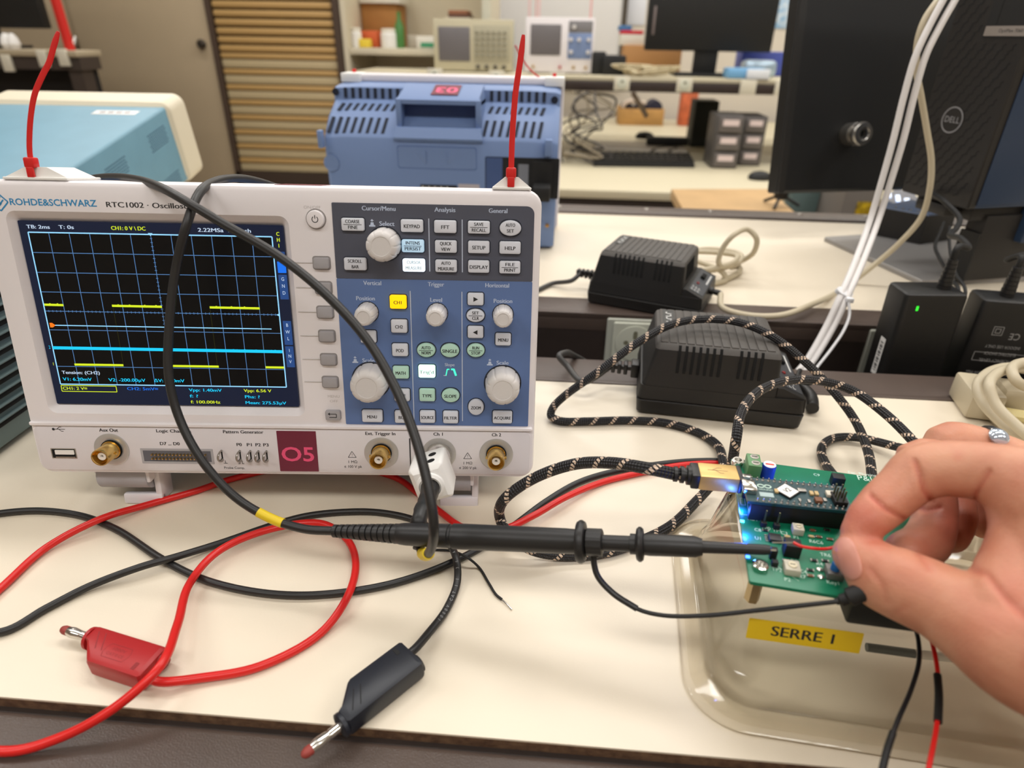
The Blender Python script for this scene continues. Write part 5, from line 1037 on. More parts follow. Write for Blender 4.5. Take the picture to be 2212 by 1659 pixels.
farscope(1134, 1280, 38, 140, 'small white and blue oscilloscope, right of the pair on the far shelf', False, YF)
# items along the raised shelf
def sh(name, label, cat, px0, py0, px1, Y, dep, m, grp=None, bev=.004):
    a = aty(px0, 140, Y); b = aty(px1, 140, Y); t = aty((px0 + px1) / 2, py0, Y); g = MB()
    g.box((a.x, Y, zu + .0006), (b.x, Y + dep, max(t.z, zu + .006)), m, bev); return tag(g.build(name), label, cat, grp)
sh('adapter_box', 'black adapter box on the far shelf just right of the small oscilloscope', 'adapter', 1278, 112, 1308, YS + .12, .1, blackm)
sh('router_box', 'black low box on the far shelf beside tangled cream cables', 'electronic box', 1302, 120, 1352, YS + .1, .12, blackm)
kb_ = sh('kraft_carton', 'brown carton with red and white top under the far monitor', 'box', 1345, 98, 1470, YS + .42, .15, mat('kraft_pale', (184, 134, 82), .7))
bx('printed_carton', 'white carton with a red band above the brown carton', 'box', 1340, 74, 1390, 98, YS + .45, .1, cream2)
bx('red_carton_lid', 'red lid on the white carton left of the far monitor', 'lid', 1341, 66, 1390, 74, YS + .45, .1, mat('red_band', (206, 30, 46), .6))
bx('blue_folder', 'blue folder on the red lid, left of the far monitor', 'folder', 1338, 55, 1365, 66, YS + .46, .1, mat('folder_blue', (70, 120, 170), .6))
o = bx('paper_notice', 'white paper notice pinned at the left of the far monitor', 'poster', 1342, -20, 1396, 54, 4.394, .004, mat('paper', (222, 224, 230), .7))
t = thing('far_monitor', 'black monitor seen from behind on the far shelf', 'monitor', V((.62, YS + .2, zu)))
a, b = aty(1392, 104, YS + .18), aty(1664, 120, YS + .18)
g = MB(); Mx = Matrix.Translation((a.x, YS + .18, 0)); g.box((0, 0, a.z - .008), (b.x - a.x, .035, a.z + .34), mb_, .006, Mx); g.build('rear_cover', t, True)
g = MB(); g.box((.024, -.003, a.z + .05), (.034, .002, a.z + .155), mat('vent_grey', (120, 108, 106), .5), .002, Mx); g.build('side_vent', t, True)
g = MB(); xm = (b.x - a.x) * .5; g.box((xm - .05, .01, zu), (xm + .05, .03, a.z + .1), blackm, .003, Mx); g.box((xm - .13, -.06, zu + .0006), (xm + .13, .12, zu + .012), blackm, .003, Mx); g.build('stand', t, True)
cr = mat('cream_cord', (198, 184, 150), .5)
tg = thing('cream_cable_heap', 'heap of cream cables on the far shelf left of the far monitor stand', 'cable', V((.45, YS + .06, zu)))
random.seed(5)
for k in range(5):
    pts = []; p0 = aty(1345 + k * 16, 150, YS + .05)
    for i in range(7): pts.append(V((p0.x + random.uniform(-.05, .13), YS + random.uniform(.02, .12), zu + .006 + random.uniform(0, .035))))
    g = MB(); g.tube(spline(pts, 6), .0045, cr, 8); g.build('cable', tg, True)
lbl = mat('light_blue_bag', (120, 176, 220), .4); dbl = mat('deep_blue_box', (70, 84, 170), .5)
sh('blue_box', 'deep blue box on the far shelf behind the pale blue packets', 'box', 1600, 112, 1700, YS + .3, .12, dbl)
sh('clear_packet', 'crumpled silvery packet on top of pale blue sheets on the far shelf', 'packet', 1610, 130, 1682, YS + .16, .1, mat('silver_packet', (170, 190, 206), .25, .4), None, .02)
sh('blue_packet', 'pale blue packet on the far shelf in front of the deep blue box', 'packet', 1575, 148, 1660, YS + .03, .1, lbl, None, .008)
sh('white_packet', 'white sheet on the far shelf at the right end of the pale blue packet', 'packet', 1618, 150, 1668, YS + .01, .02, mat('sheet_white', (226, 230, 236), .5))
bx('blue_poster', 'blue and white poster strip on the wall between the two monitors', 'poster', 1672, -30, 1720, 62, 4.394, .004, mat('poster_blue', (110, 170, 214), .6, var=.5, vscale=28, c2=(225, 232, 238)))
# things on the low desk
t = thing('keyboard', 'black keyboard on the far low desk', 'keyboard', atz(1385, 352, ZD))
q = [atz(*p, ZD) for p in ((1282, 360), (1500, 363), (1488, 341), (1278, 338))]
g = MB(); g.loft([up(q, ZD + .0008), up(q, ZD + .012), up(q, ZD + .02, .98)], blackm); g.build('case', t, True)
g = MB(); 
for i in range(14):
    for j in range(4):
        p = q[0].lerp(q[1], (i + .5) / 14).lerp(q[3].lerp(q[2], (i + .5) / 14), (j + .5) / 4); g.box((p.x - .012, p.y - .014, ZD + .018), (p.x + .012, p.y + .014, ZD + .026), black, .002)
g.build('keys', t, True)
def dz(name, label, cat, px0, py0, px1, py1, dep, m, grp=None, bev=.004):
    a = atz(px0, py1, ZD); Y = a.y; b = aty(px1, py1, Y); t_ = aty((px0 + px1) / 2, py0, Y); g = MB()
    g.box((a.x, Y, ZD + .0008), (b.x, Y + dep, t_.z), m, bev); return tag(g.build(name), label, cat, grp)
def drawers(px0, py0, px1, py1, label, n=3):
    a = atz(px0, py1, ZD); Y = a.y; b = aty(px1, py1, Y); tp = aty((px0 + px1) / 2, py0, Y).z
    t = thing('drawer_unit', label, 'drawer unit', V(((a.x + b.x) / 2, Y, ZD)), 'small drawer units'); h = (tp - ZD) / n
    g = MB(); g.box((a.x, Y + .012, ZD + .0008), (b.x, Y + .18, tp), mat('drawer_grey', (84, 80, 78), .5), .003); g.build('casing', t, True)
    for i in range(n):
        g = MB(); g.box((a.x + .008, Y, ZD + .006 + i * h), (b.x - .008, Y + .014, ZD + (i + 1) * h - .006), mat('drawer_front', (104, 98, 96), .4), .003); d_ = g.build('drawer', t, True)
        g = MB(); g.box((a.x + .022, Y - .002, ZD + .45 * h + i * h), (b.x - .022, Y + .002, ZD + (i + .78) * h), mat('drawer_label', (224, 206, 204), .6)); g.build('label', d_, True)
drawers(1535, 250, 1592, 364, 'nearer grey drawer unit with pale labels on the far low desk')
drawers(1592, 252, 1642, 358, 'grey drawer unit with pale labels standing right of the nearer one')
dz('black_file_box', 'tall dark box standing left of the drawer units on the far desk', 'box', 1490, 218, 1540, 318, .14, mat('dark_green_black', (26, 30, 26), .6))
dz('orange_binder', 'orange carton standing behind the tall dark box on the far desk', 'box', 1466, 200, 1500, 272, .1, mat('orange_print', (206, 104, 62), .6, var=.3, vscale=20))
t = thing('wooden_crate', 'small open wooden crate holding dark rolls under the far shelf', 'crate', atz(1382, 270, ZD))
a = atz(1335, 270, ZD); Y = a.y; b = aty(1432, 270, Y); wd_ = mat('crate_wood', (190, 144, 82), .6, var=.15, vscale=14)
h0 = aty(1400, 236, Y).z - ZD
for nm, p0, p1 in (('front_board', (a.x, Y, 0), (b.x, Y + .012, h0)), ('rear_board', (a.x, Y + .2, 0), (b.x, Y + .212, h0)), ('side_board', (a.x, Y + .012, 0), (a.x + .012, Y + .2, h0)), ('side_board', (b.x - .012, Y + .012, 0), (b.x, Y + .2, h0)), ('bottom_board', (a.x + .012, Y + .012, 0), (b.x - .012, Y + .2, .01))):
    g = MB(); g.box(V(p0) + V((0, 0, ZD + .0008)), V(p1) + V((0, 0, ZD + .0008)), wd_, .002); g.build(nm, t, True)
for i, fx in enumerate((.2, .5, .8)):
    g = MB(); x = a.x + (b.x - a.x) * fx; r = .036 if i != 2 else .045
    g.cyl((x, Y + .03, ZD + .05 + r), (x, Y + .18, ZD + .05 + r), r, mat('navy_roll', (34, 34, 56), .6), 20); tag(g.build('dark_roll'), ('left', 'middle', 'right')[i] + ' dark roll lying in the small wooden crate', 'roll', 'rolls in the crate')
g = MB(); g.tube(spline([aty(1345, 232, Y + .02), aty(1352, 222, Y + .02), aty(1372, 218, Y + .03), aty(1395, 224, Y + .04)], 6), .012, mat('pale_strip', (200, 182, 166), .6), 10); tag(g.build('pale_strap'), 'pale curved strap over the rolls in the wooden crate', 'strap')
g = MB(); g.tube(spline([aty(1366, 200, YS + .2), aty(1376, 216, YS + .2), aty(1388, 236, YS + .25), aty(1396, 250, YS + .3)], 6), .011, MATS['pale_strip'], 10); tag(g.build('pale_plug_lead'), 'thick pale lead dropping from the far socket plates to the crate', 'cable')
pg_ = thing('open_binder', 'white tray with a black bar lying behind the keyboard on the far desk', 'tray', atz(1380, 310, ZD))
a = atz(1285, 325, ZD); b = aty(1485, 325, a.y)
g = MB(); g.box((a.x, a.y, ZD + .0008), (b.x, a.y + .25, ZD + .012), mat('tray_white', (214, 206, 194), .5), .003); g.build('tray', pg_, True)
a2 = aty(1398, 294, a.y + .14); b2 = aty(1488, 294, a.y + .14)
g = MB(); g.box((a2.x, a.y + .12, ZD + .012), (b2.x, a.y + .17, ZD + .05), blackm, .006); g.build('bar', pg_, True)
def mouse(px, py, label, z, s=1):
    p = atz(px, py, z); t = thing('computer_mouse', label, 'mouse', p, 'mice on the far desk')
    g = MB(); g.lathe([(.9, .03), (1, .25), (.9, .6), (.6, .88), (.2, 1)], blackm, Matrix.Diagonal((.045 * s, .03 * s, .032 * s, 1)), 24); g.build('shell', t)
    g = MB(); g.box((-.03 * s, -.004, .02 * s), (-.022 * s, .004, .031 * s), steel, .001); g.build('wheel', t)
mouse(1640, 388, 'black mouse at the right edge of the far desk, left of the monitor', ZD)
mouse(1392, 300, 'black mouse lying by the black bar on the far desk', ZD + .0125, 1.1)
random.seed(11); ck = mat('tangle_grey', (70, 66, 64), .5); ck2 = mat('tangle_cream', (150, 138, 118), .5)
tl = thing('cable_tangle', 'tangle of grey and black cables at the left end of the far desk', 'cable', atz(1260, 310, ZD))
for k in range(8):
    p0 = atz(1240, 330 - k * 6, ZD); pts = [aty(1236 + k * 7, 199, YS - .02)]
    for i in range(6): pts.append(V((p0.x + random.uniform(-.07, .16), min(p0.y, YS) - .02 + random.uniform(-.12, .1), ZD + .24 * max(0, (3.2 - i)) / 4 + .008 + random.uniform(0, .05) * (i < 5))))
    g = MB(); g.tube(spline(pts, 7), .0042, ck if k % 3 else ck2, 7); g.build('cable', tl, True)
lead = thing('black_wire_knot', 'knotted black wire lying between keyboard and tray on the far desk', 'cable', atz(1420, 325, ZD))
pts = [atz(1400, 334, ZD + .008), atz(1408, 326, ZD + .02), atz(1415, 322, ZD + .012), atz(1440, 318, ZD + .01), atz(1462, 320, ZD + .01), atz(1445, 326, ZD + .01)]
g = MB(); g.tube(spline(pts, 6), .005, blackm, 8); g.build('wire', lead, True)
# wooden seat board in the aisle
st_ = thing('lab_stool', 'pale wooden stool top between the far worktop and the far desk', 'stool', V((.5, 1.25, FL)))
zst = -.12; q = [atz(*p, zst) for p in ((1478, 458), (1726, 466), (1660, 408), (1450, 408))]
g = MB(); g.loft([up(q, zst - .025), up(q, zst - .004), up(q, zst, .99)], mat('stool_wood', (196, 160, 112), .5, var=.1, vscale=9)); g.build('seat', st_, True)
c = sum(q, V((0, 0, 0))) / 4
for p in q:
    e = p.lerp(c, .18); g = MB(); g.cyl((e.x, e.y, FL), (e.x, e.y, zst - .02), .014, blackm, 12); g.build('leg', st_, True)
pk2 = thing('small_tripod', 'small black tripod on the wooden stool, below the monitor', 'tripod', atz(1680, 440, zst))
p = atz(1682, 446, zst); g = MB(); g.lathe([(.016, .02), (.018, .03), (.018, .05), (.01, .06)], blackm, Matrix.Translation(p), 16); g.build('head', pk2, True)
for a_ in (0, 2.1, 4.2): g = MB(); g.cyl(p + V((0, 0, .03)), p + V((.05 * math.cos(a_), .05 * math.sin(a_), .004)), .004, blackm, 8); g.build('leg', pk2, True)
# upright cartons behind the wooden stool
def gz(name, label, cat, px0, py0, px1, Y, m, dep=.2, grp=None):
    a = aty(px0, py0, Y); b = aty(px1, py0, Y); g = MB(); g.box((a.x, Y, FL + .001), (b.x, Y + dep, a.z), m, .004); return tag(g.build(name), label, cat, grp)
gz('teal_board', 'dark teal board standing behind the wooden stool, under the monitor', 'board', 1715, 400, 1778, 1.55, mat('teal_grey', (82, 100, 98), .6), .05)
gz('kraft_board', 'pale brown board standing right of the dark teal board', 'board', 1778, 395, 1830, 1.72, mat('kraft_light', (190, 150, 110), .7), .06)
gz('grey_pedestal', 'grey metal pedestal right of the pale brown board', 'pedestal', 1832, 395, 1915, 1.4, mat('pedestal_grey', (112, 106, 100), .45), .3)
o = bx('yellow_notice', 'yellow warning sticker on the grey metal pedestal', 'sticker', 1850, 436, 1884, 466, 1.397, .0028, mat('yellow_notice_paint', (222, 186, 20), .5, var=.3, vscale=60, c2=(120, 100, 20)))
# far left: bench with monitor, red post and socket plates
YL = 2.1
ld = thing('side_bench', 'bench end with dark front and pale top at the far left', 'bench', V((-1.7, YL, FL)))
p = aty(60, 108, YL); xr_ = aty(165, 120, YL).x
g = MB(); g.box((-3.2, YL, p.z - .02), (xr_, YL + .14, p.z), mat('side_top', (170, 156, 130), .5), .003); g.build('top', ld, True)
zz = aty(60, 150, YL).z
g = MB(); g.box((-3.2, YL + .01, zz), (xr_, YL + .12, p.z - .02), mat('side_dark', (62, 52, 46), .5)); g.build('beam', ld, True)
g = MB(); g.box((-3.2, YL + .1, FL), (xr_ - .02, YL + .12, zz), mat('side_black', (24, 20, 18), .8)); g.build('back_panel', ld, True)
for i, x in enumerate((-2.4, xr_ - .06)): g = MB(); g.box((x, YL + .02, FL), (x + .05, YL + .08, zz), MATS['side_dark']); g.build('leg', ld, True)
for i, (px, py) in enumerate(((15, 136), (92, 126), (136, 124))):
    c = aty(px, py, YL); g = MB(); g.box((c.x - .018, YL - .003, c.z - .028), (c.x + .018, YL + .0095, c.z + .026), mat('plate_white', (0, 0, 0)), .002)
    tag(g.build('socket_plate'), ('left', 'middle', 'right')[i] + ' white socket plate on the dark bench end at the far left', 'socket', 'plates on the side bench')
t = thing('side_monitor', 'black monitor on the far left bench, in the upper left corner', 'monitor', V((-2, YL + .1, p.z)))
a = aty(97, 62, YL + .1); g = MB(); g.box((a.x - .55, YL + .1, a.z), (a.x, YL + .14, a.z + .36), mb_, .005); g.build('panel', t, True)
g = MB(); g.box((a.x - .32, YL + .14, p.z), (a.x - .22, YL + .16, a.z + .1), blackm); g.box((a.x - .38, YL + .06, p.z + .0006), (a.x - .16, YL + .22, p.z + .01), blackm); g.build('stand', t, True)
c0, c1 = aty(142, 102, YL + .03), aty(112, -20, YL + .03); c0.z = p.z + .0006
g = MB(); g.cyl((c0.x, YL + .05, c0.z), (c0.x - .01, YL + .05, c0.z + .5), .016, mat('red_post_paint', (206, 28, 16), .5), 16); tag(g.build('red_post'), 'red upright post on the far left bench', 'post')
random.seed(3)
for i, px in enumerate((4, 18)):
    c = aty(px, 86, YL + .04); g = MB(); g.lathe([(.7, 0), (1, .3), (.8, .7), (.3, 1)], white, Matrix.Translation((c.x, YL + .06, p.z + .0006)) @ Matrix.Diagonal((.022, .022, .05, 1)), 14); tag(g.build('white_cup'), ('left', 'right')[i] + ' small white cup on the far left bench under the monitor', 'cup', 'cups on the side bench')
# ------------------------------------------------------------------ clear plastic box, circuit board
CONT = clear('clear_plastic', (.955, .945, .915), 1.0, 1.0)
MC = TR(.2135, -.1165, .0004, -5)
cb_ = thing('clear_box', 'clear plastic box turned upside down under the circuit board, yellow label', 'box', MC)
Wc, Dc = .19, .136
g = MB()
def rg(i, z): return [(x, y, z) for x, y in rr(i, i, Wc - i, Dc - i, .026 - i * .4, 8)]
out_ = ((0, 0), (0, .0014), (.0022, .0028), (.008, .003), (.0105, .0045), (.013, .013), (.0145, .0145), (.0205, .045), (.0222, .0485), (.0255, .0500))
g.loft([rg(i, z) for i, z in out_], CONT, None, False, True)
g.loft([rg(i + .0012, max(z - .0012, .0002)) for i, z in out_[2:]], CONT, None, False, True)
g.build('shell', cb_)
lm = mat('label_yellow', (226, 190, 22), .45)
# label follows the sloping front wall
def wall(u, v): 
    z = .0365 + v; f = (z - .0145) / (.045 - .0145); return V((u, .0145 + .006 * f - .0006, z))
sl_ = V((0, .006, .0305)).normalized(); LM = Matrix((V((1, 0, 0)), sl_, V((1, 0, 0)).cross(sl_))).transposed().to_4x4()
qa = MC.inverted() @ atz(1616, 1368, .0415); qb = MC.inverted() @ atz(1861, 1395, .0415)
LM.translation = wall((qa.x + qb.x) / 2, .0052)
lw_ = (qb.x - qa.x); g = MB(); g.rbox(-lw_ / 2, -.0049, lw_ / 2, .0049, .0004, [(0, .0001), (0, .0003)], lm, LM); t_ = g.build('name_label', cb_)
g = MB(); g.text('SERRE 1', 0, 0, .0049, ink, LM, .00034, width=lw_ * .545, bold=.012); g.build('label_text', t_)
# tube lying inside
tb_ = thing('glass_tube', 'thin tube with a dark end and a red cap lying inside the clear box', 'tube', atz(1990, 1412, .022))
g = MB(); g.cyl(atz(1872, 1398, .024), atz(1975, 1412, .024), .0019, mat('tube_dark', (40, 56, 54), .3), 14); g.build('dark_end', tb_, True)
g = MB(); g.cyl(atz(1975, 1412, .024), atz(2115, 1428, .024), .0019, white, 14); g.build('tube_body', tb_, True)
g = MB(); g.cyl(atz(2118, 1440, .024), atz(2160, 1462, .024), .0045, mat('tube_cap_red', (176, 34, 52), .4), 16); g.build('cap', tb_, True)
ZP = .0681
p1_, p2_ = atz(1619, 1256, ZP), atz(1579, 990, ZP); dd = p2_ - p1_; LP = dd.length
MPc = Matrix.Translation(p1_) @ Matrix.Rotation(math.atan2(dd.y, dd.x) - PI / 2, 4, 'Z'); MPi = MPc.inverted()
pcb = thing('circuit_board', 'green circuit board with microcontroller module on spacers above the clear box', 'circuit board', MPc)
def pl_(px, py, h=0): q = MPi @ atz(px, py, ZP + h / 1000); return q.x * 1000, q.y * 1000
gb = mat('board_green', (14, 118, 84), .35, bump=.04, bscale=1500, var=.08, vscale=120); sk = mat('silkscreen', (200, 226, 212), .6); nb_ = mat('module_teal', (32, 66, 72), .35)
TOP = Matrix()
g = MB(.001); g.rbox(0, 0, 80, LP * 1000, 1.2, [(0, -1.6), (0, -.05), (.1, 0)], gb, TOP); g.build('board', pcb)
for px, py in ((1641, 1228), (1593, 1002)):
    x, y = pl_(px, py, 0); g = MB(.001); g.lathe([(3.1, 0), (3.1, 2.2), (2.6, 2.6), (1.7, 2.6), (1.7, .4)], chrome, Matrix.Translation((x, y, 0)), 24); g.build('nut', pcb)
    g = MB(.001); g.lathe([(3.0, -17.2), (3.0, -1.6)], mat('brass_standoff', (176, 156, 116), .35, .8), Matrix.Translation((x, y, 0)), 6); g.build('standoff', pcb)
for x, y in ((75, 6), (75, LP * 1000 - 6)): g = MB(.001); g.lathe([(3.0, -17.2), (3.0, -1.6)], MATS['brass_standoff'], Matrix.Translation((x, y, 0)), 6); g.build('standoff', pcb)
# module on its headers
nx0, ny0 = pl_(1622, 1088, 9); nx1, ny1 = pl_(1853, 1112, 9); 
nW = 44.0; nD = 17.8; na = math.degrees(math.atan2(ny1 - ny0, nx1 - nx0)); MN = Matrix.Translation((nx0 - 1.5, ny0 - .2, 0)) @ Matrix.Rotation(math.radians(na), 4, 'Z')
for y in (.2, nD - 2.7): g = MB(.001); g.box((2, y, .02), (nW - 3, y + 2.5, 8.5), blackm, .1, MN); g.build('pin_socket', pcb)
g = MB(.001); g.rbox(0, 0, nW, nD, .4, [(0, 8.9), (0, 10.4)], nb_, MN); nano = g.build('microcontroller_module', pcb)
g = MB(.001)
for i in range(15):
    for y in (1.3, nD - 1.3): g.lathe([(.75, 10.4), (.65, 10.6), (.35, 10.9), (.3, 11.8), (.1, 12)], steel, MN @ Matrix.Translation((4.2 + i * 2.54, y, 0)), 8)
g.build('pin_row', nano)
g = MB(.001); g.box((-1.2, 5.1, 10.4), (4.6, 12.7, 13), chrome, .4, MN); g.build('usb_socket', nano)
g = MB(.001); MD_ = MN @ Matrix.Translation((18.4, 9.4, 10.4)) @ Matrix.Rotation(math.radians(45), 4, 'Z'); g.box((-4, -4, 0), (4, 4, .9), blackm, .1, MD_); g.rbox(-3.5, -3.5, 3.5, 3.5, .2, [(0, .9), (0, .95)], white, MD_); g.text('V2', 0, 0, 2.6, ink, MN @ Matrix.Translation((18.4, 9.4, 0)) @ Matrix.Rotation(math.radians(40), 4, 'Z'), 11.4, bold=.02); g.build('chip', nano)
g = MB(.001)
for cx0 in (7.6, 10.6):
    for i in range(20):
        a0, a1 = 2 * PI * i / 20, 2 * PI * (i + 1) / 20; g.line(cx0 + 1.4 * math.cos(a0), 12 + 1.1 * math.sin(a0), cx0 + 1.4 * math.cos(a1), 12 + 1.1 * math.sin(a1), .6, sk, MN, 10.46)
g.text('ARDUINO', 9.2, 9.4, 1, sk, MN, 10.46, width=6.2); g.rbox(6, 4.4, 12, 7.4, .1, [(0, 10.42), (0, 10.46)], mat('print_block', (170, 190, 190), .6), MN); g.build('module_print', nano)
for x, y, a, b, h, m in ((13.6, 8.6, 1.6, 2.4, 1, mat('cap_tan', (196, 170, 120), .5)), (25, 11, 3.6, 2.2, 1, steel), (28.8, 9.6, 1.6, 2.6, 1, MATS['cap_tan']), (31, 9.8, 1.6, 2.6, 1, MATS['cap_tan']), (30.4, 4.6, 3, 3, 1.6, mat('cap_brown', (120, 76, 48), .5)), (26.5, 4, 1.2, 2, .6, steel), (33.6, 6, 1.4, 2.2, .7, steel), (37, 10, 4, 3.4, 1.6, mat('button_white', (214, 206, 188), .5)), (22.6, 4.2, 1, 1.8, .6, steel)):
    g = MB(.001); g.box((x - a / 2, y - b / 2, 10.4), (x + a / 2, y + b / 2, 10.4 + h), m, .15, MN); g.build('component', nano)
g = MB(.001)
g.box((36.6, 2.6, 10.4), (42, 10.2, 12.8), blackm, .2, MN)
for i in range(3):
    for j in range(2): g.box((37.2 + j * 2.6, 3.4 + i * 2.5, 10.4), (37.8 + j * 2.6, 4 + i * 2.5, 18), mat('pin_olive', (110, 112, 84), .35, .8), .05, MN)
g.build('pin_header', nano)
def at(px, py, h=0): x, y = pl_(px, py, h); return Matrix.Translation((x, y, 0))
def comp(name, px, py, a, b, h, m, bev=.2, z=0, hh=0):
    g = MB(.001); g.box((-a / 2, -b / 2, z), (a / 2, b / 2, z + h), m, bev, at(px, py, hh)); return g.build(name, pcb)
tg_ = mat('terminal_green', (92, 138, 92), .45)
o = comp('screw_terminal', 1622, 1024, 6.4, 10.6, 8.6, tg_, .5); 
for dy in (-2.6, 2.6): g = MB(.001); Mx = at(1622, 1024) @ Matrix.Translation((.4, dy, 0)); g.lathe([(2, 8.5), (2, 8.75), (1.8, 8.8)], steel, Mx, 18); g.line(-1.4, 0, 1.4, 0, .5, dark, Mx, 8.85); g.build('terminal_screw', o)
g = MB(.001); Mx = at(1656, 1030); g.lathe([(3.2, 0), (3.2, 7), (3, 7.4)], mat('capacitor_blue', (40, 70, 190), .35), Mx, 24); c_ = g.build('capacitor', pcb); g = MB(.001); g.lathe([(2.9, 7.4), (2.9, 7.5)], white, Mx, 24); g.rbox(-2, -.6, 2, .6, .3, [(0, 7.5), (0, 7.55)], redc, Mx); g.build('capacitor_top', c_)
comp('black_relay', 1806, 1046, 5.6, 4.6, 5, blackm)
for px, py in ((1648, 1136), (1676, 1141)):
    o = comp('pin_base', px, py, 2.5, 2.5, 2.5, blackm); g = MB(.001); g.box((-.32, -.32, 2.5), (.32, .32, 8.6), MATS['pin_olive'], .05, at(px, py)); g.build('test_pin', o)
tr_ = mat('trimmer_body', (196, 190, 172), .5)
for px, py, s in ((1721, 1150, 4.6), (1708, 1234, 6)):
    o = comp('trimmer', px, py, s, s, 3.4, tr_, .4); g = MB(.001); g.lathe([(s * .28, 3.4), (s * .28, 3.9)], mat('trimmer_dial', (226, 216, 186), .4), at(px, py), 18); g.line(-1, 0, 1, 0, .4, dark, at(px, py), 3.95); g.build('dial', o)
o = comp('chip', 1673, 1166, 5, 4.4, 1.8, mat('chip_grey', (46, 46, 48), .5))
g = MB(.001)
for i in range(4):
    for s_ in (-1, 1): g.box((s_ * 3.3 - .7, -1.9 + i * 1.2, 0), (s_ * 3.3 + .7, -1.4 + i * 1.2, .5), steel, .1, at(1673, 1166))
g.build('chip_pin', o)
comp('pin_socket', 1707, 1196, 6.4, 5.4, 6.2, blackm, .3); comp('pin_base', 1668, 1205, 2.6, 2.6, 5, blackm); comp('pin_base', 1672, 1222, 2.4, 2.4, 2.6, blackm)
o = comp('push_button', 1799, 1243, 6.2, 6.2, 3.4, mat('switch_grey', (120, 116, 112), .4, .4), .3); g = MB(.001); g.lathe([(1.75, 3.4), (1.75, 6.4), (1.5, 6.8)], mat('switch_blue', (36, 110, 186), .4), at(1799, 1243), 18); g.build('button_cap', o)
for px, py in ((1770, 1232), (1773, 1248)): g = MB(.001); g.lathe([(1.1, 0), (1, .7), (.5, 1.1)], chrome, at(px, py) @ Matrix.Diagonal((1.4, 1, 1, 1)), 14); g.build('solder_joint', pcb)
random.seed(4)
for px, py in ((1653, 1147), (1755, 1147), (1786, 1146), (1752, 1160), (1768, 1161), (1792, 1166), (1697, 1212), (1758, 1212), (1782, 1213), (1750, 1233), (1750, 1245), (1700, 1160)):
    g = MB(.001); Mx = at(px, py); bk_ = random.choice((blackm, MATS['cap_brown'], MATS['cap_tan'])); g.box((-1, -.6, 0), (1, .6, .7), bk_, .1, Mx); g.box((-1.4, -.62, 0), (-.9, .62, .75), steel, .1, Mx); g.box((.9, -.62, 0), (1.4, .62, .75), steel, .1, Mx); g.build('resistor', pcb)
g = MB(.001)
def sil(t, px, py, h=2.0): x, y = pl_(px, py); g.text(t, x, y, h, sk, TOP, .04, sx=.9)
for t, px, py in (('TP0', 1654, 1141), ('TP1', 1679, 1147), ('C8', 1637, 1145), ('U1', 1638, 1163), ('C3', 1694, 1152), ('P1', 1720, 1161), ('R6C6', 1763, 1171), ('L3', 1777, 1186), ('TR6', 1783, 1199), ('R8', 1716, 1212), ('R4', 1770, 1218), ('TP2', 1678, 1231), ('P2', 1701, 1252), ('C4', 1735, 1235), ('R7', 1733, 1246), ('Key1', 1800, 1259), ('RD1', 1626, 1122), ('C9', 1764, 1026)): sil(t, px, py)
sil('Fac. Physing', 1862, 1024, 2.2); sil('P&I', 1868, 1034, 4.2)
x, y = pl_(1604, 1082); 
for a in ((-2, -10, 2, -10), (-2, 8, 2, 8), (-2, -10, -2, 8), (2, -10, 2, 8), (-1, -3, 1, -3), (-1, 2, 1, 2), (-1, -3, -1, 2), (1, -3, 1, 2)): g.line(x + a[0], y + a[1], x + a[2], y + a[3], .25, sk, TOP, .04)
x, y = pl_(1668, 1216); g.line(x, y, x + 9, y - 8, .2, sk, TOP, .04)
g.build('silkscreen_print', pcb)
led = glow('blue_led', (40, 90, 255), 14, (20, 40, 120)); led2 = glow('cyan_led', (60, 210, 255), 12, (20, 80, 120))
for px, py, m in ((1603, 1127, led2), (1615, 1204, led)): g = MB(.001); g.box((-.8, -.5, 0), (.8, .5, .7), m, .1, at(px, py)); g.build('indicator_light', pcb)
def bl_(px, py, h, e):
    l = bpy.data.lights.new('blue_led_light', 'POINT'); l.energy = e; l.color = (.03, .12, 1); l.shadow_soft_size = .0012
    o = bpy.data.objects.new('blue_led_light', l); o.location = atz(px, py, ZP + h); COL.objects.link(o)
bl_(1600, 1100, .001, .009); bl_(1608, 1155, .001, .012); bl_(1735, 1042, .004, .004); bl_(1790, 1040, .006, .003)
# black battery box and its wires
a, b = MC.inverted() @ atz(1826, 1346, .0512), MC.inverted() @ atz(2015, 1368, .0512)
bb = thing('battery_box', 'black box under the front edge of the circuit board, on top of the clear box', 'box', MC @ Matrix.Translation((a.x, a.y, .0503)))
g = MB(); g.box((0, 0, 0), (b.x - a.x, .035, .0145), mat('battery_black', (22, 28, 26), .4), .0015); g.build('case', bb)
bw = mat('thin_black_wire', (26, 26, 30), .4)
cable('black_wire', [(1976, 1352, 'd', .258), (1984, 1385, 'd', .252), (1985, 1430, 'd', .245), (1968, 1490, 'd', .236), (1938, 1560, 'd', .225), (1915, 1625, 'd', .216), (1900, 1690, 'd', .208)], .00085, bw, bb, 10, 10)
cable('black_sleeve', [(1929, 1582, 'd', .2225), (1915, 1625, 'd', .216), (1900, 1690, 'd', .208)], .0012, blackm, bb, 8, 10)
cable('red_wire', [(2004, 1358, 'd', .257), (2014, 1390, 'd', .251), (2024, 1440, 'd', .243), (2028, 1500, 'd', .234), (2023, 1570, 'd', .224), (2010, 1640, 'd', .215), (1998, 1700, 'd', .208)], .00085, redc, bb, 10, 10)
cable('black_sleeve', [(2025, 1458, 'd', .2405), (2028, 1500, 'd', .234), (2026, 1560, 'd', .2255)], .0014, blackm, bb, 8, 10)
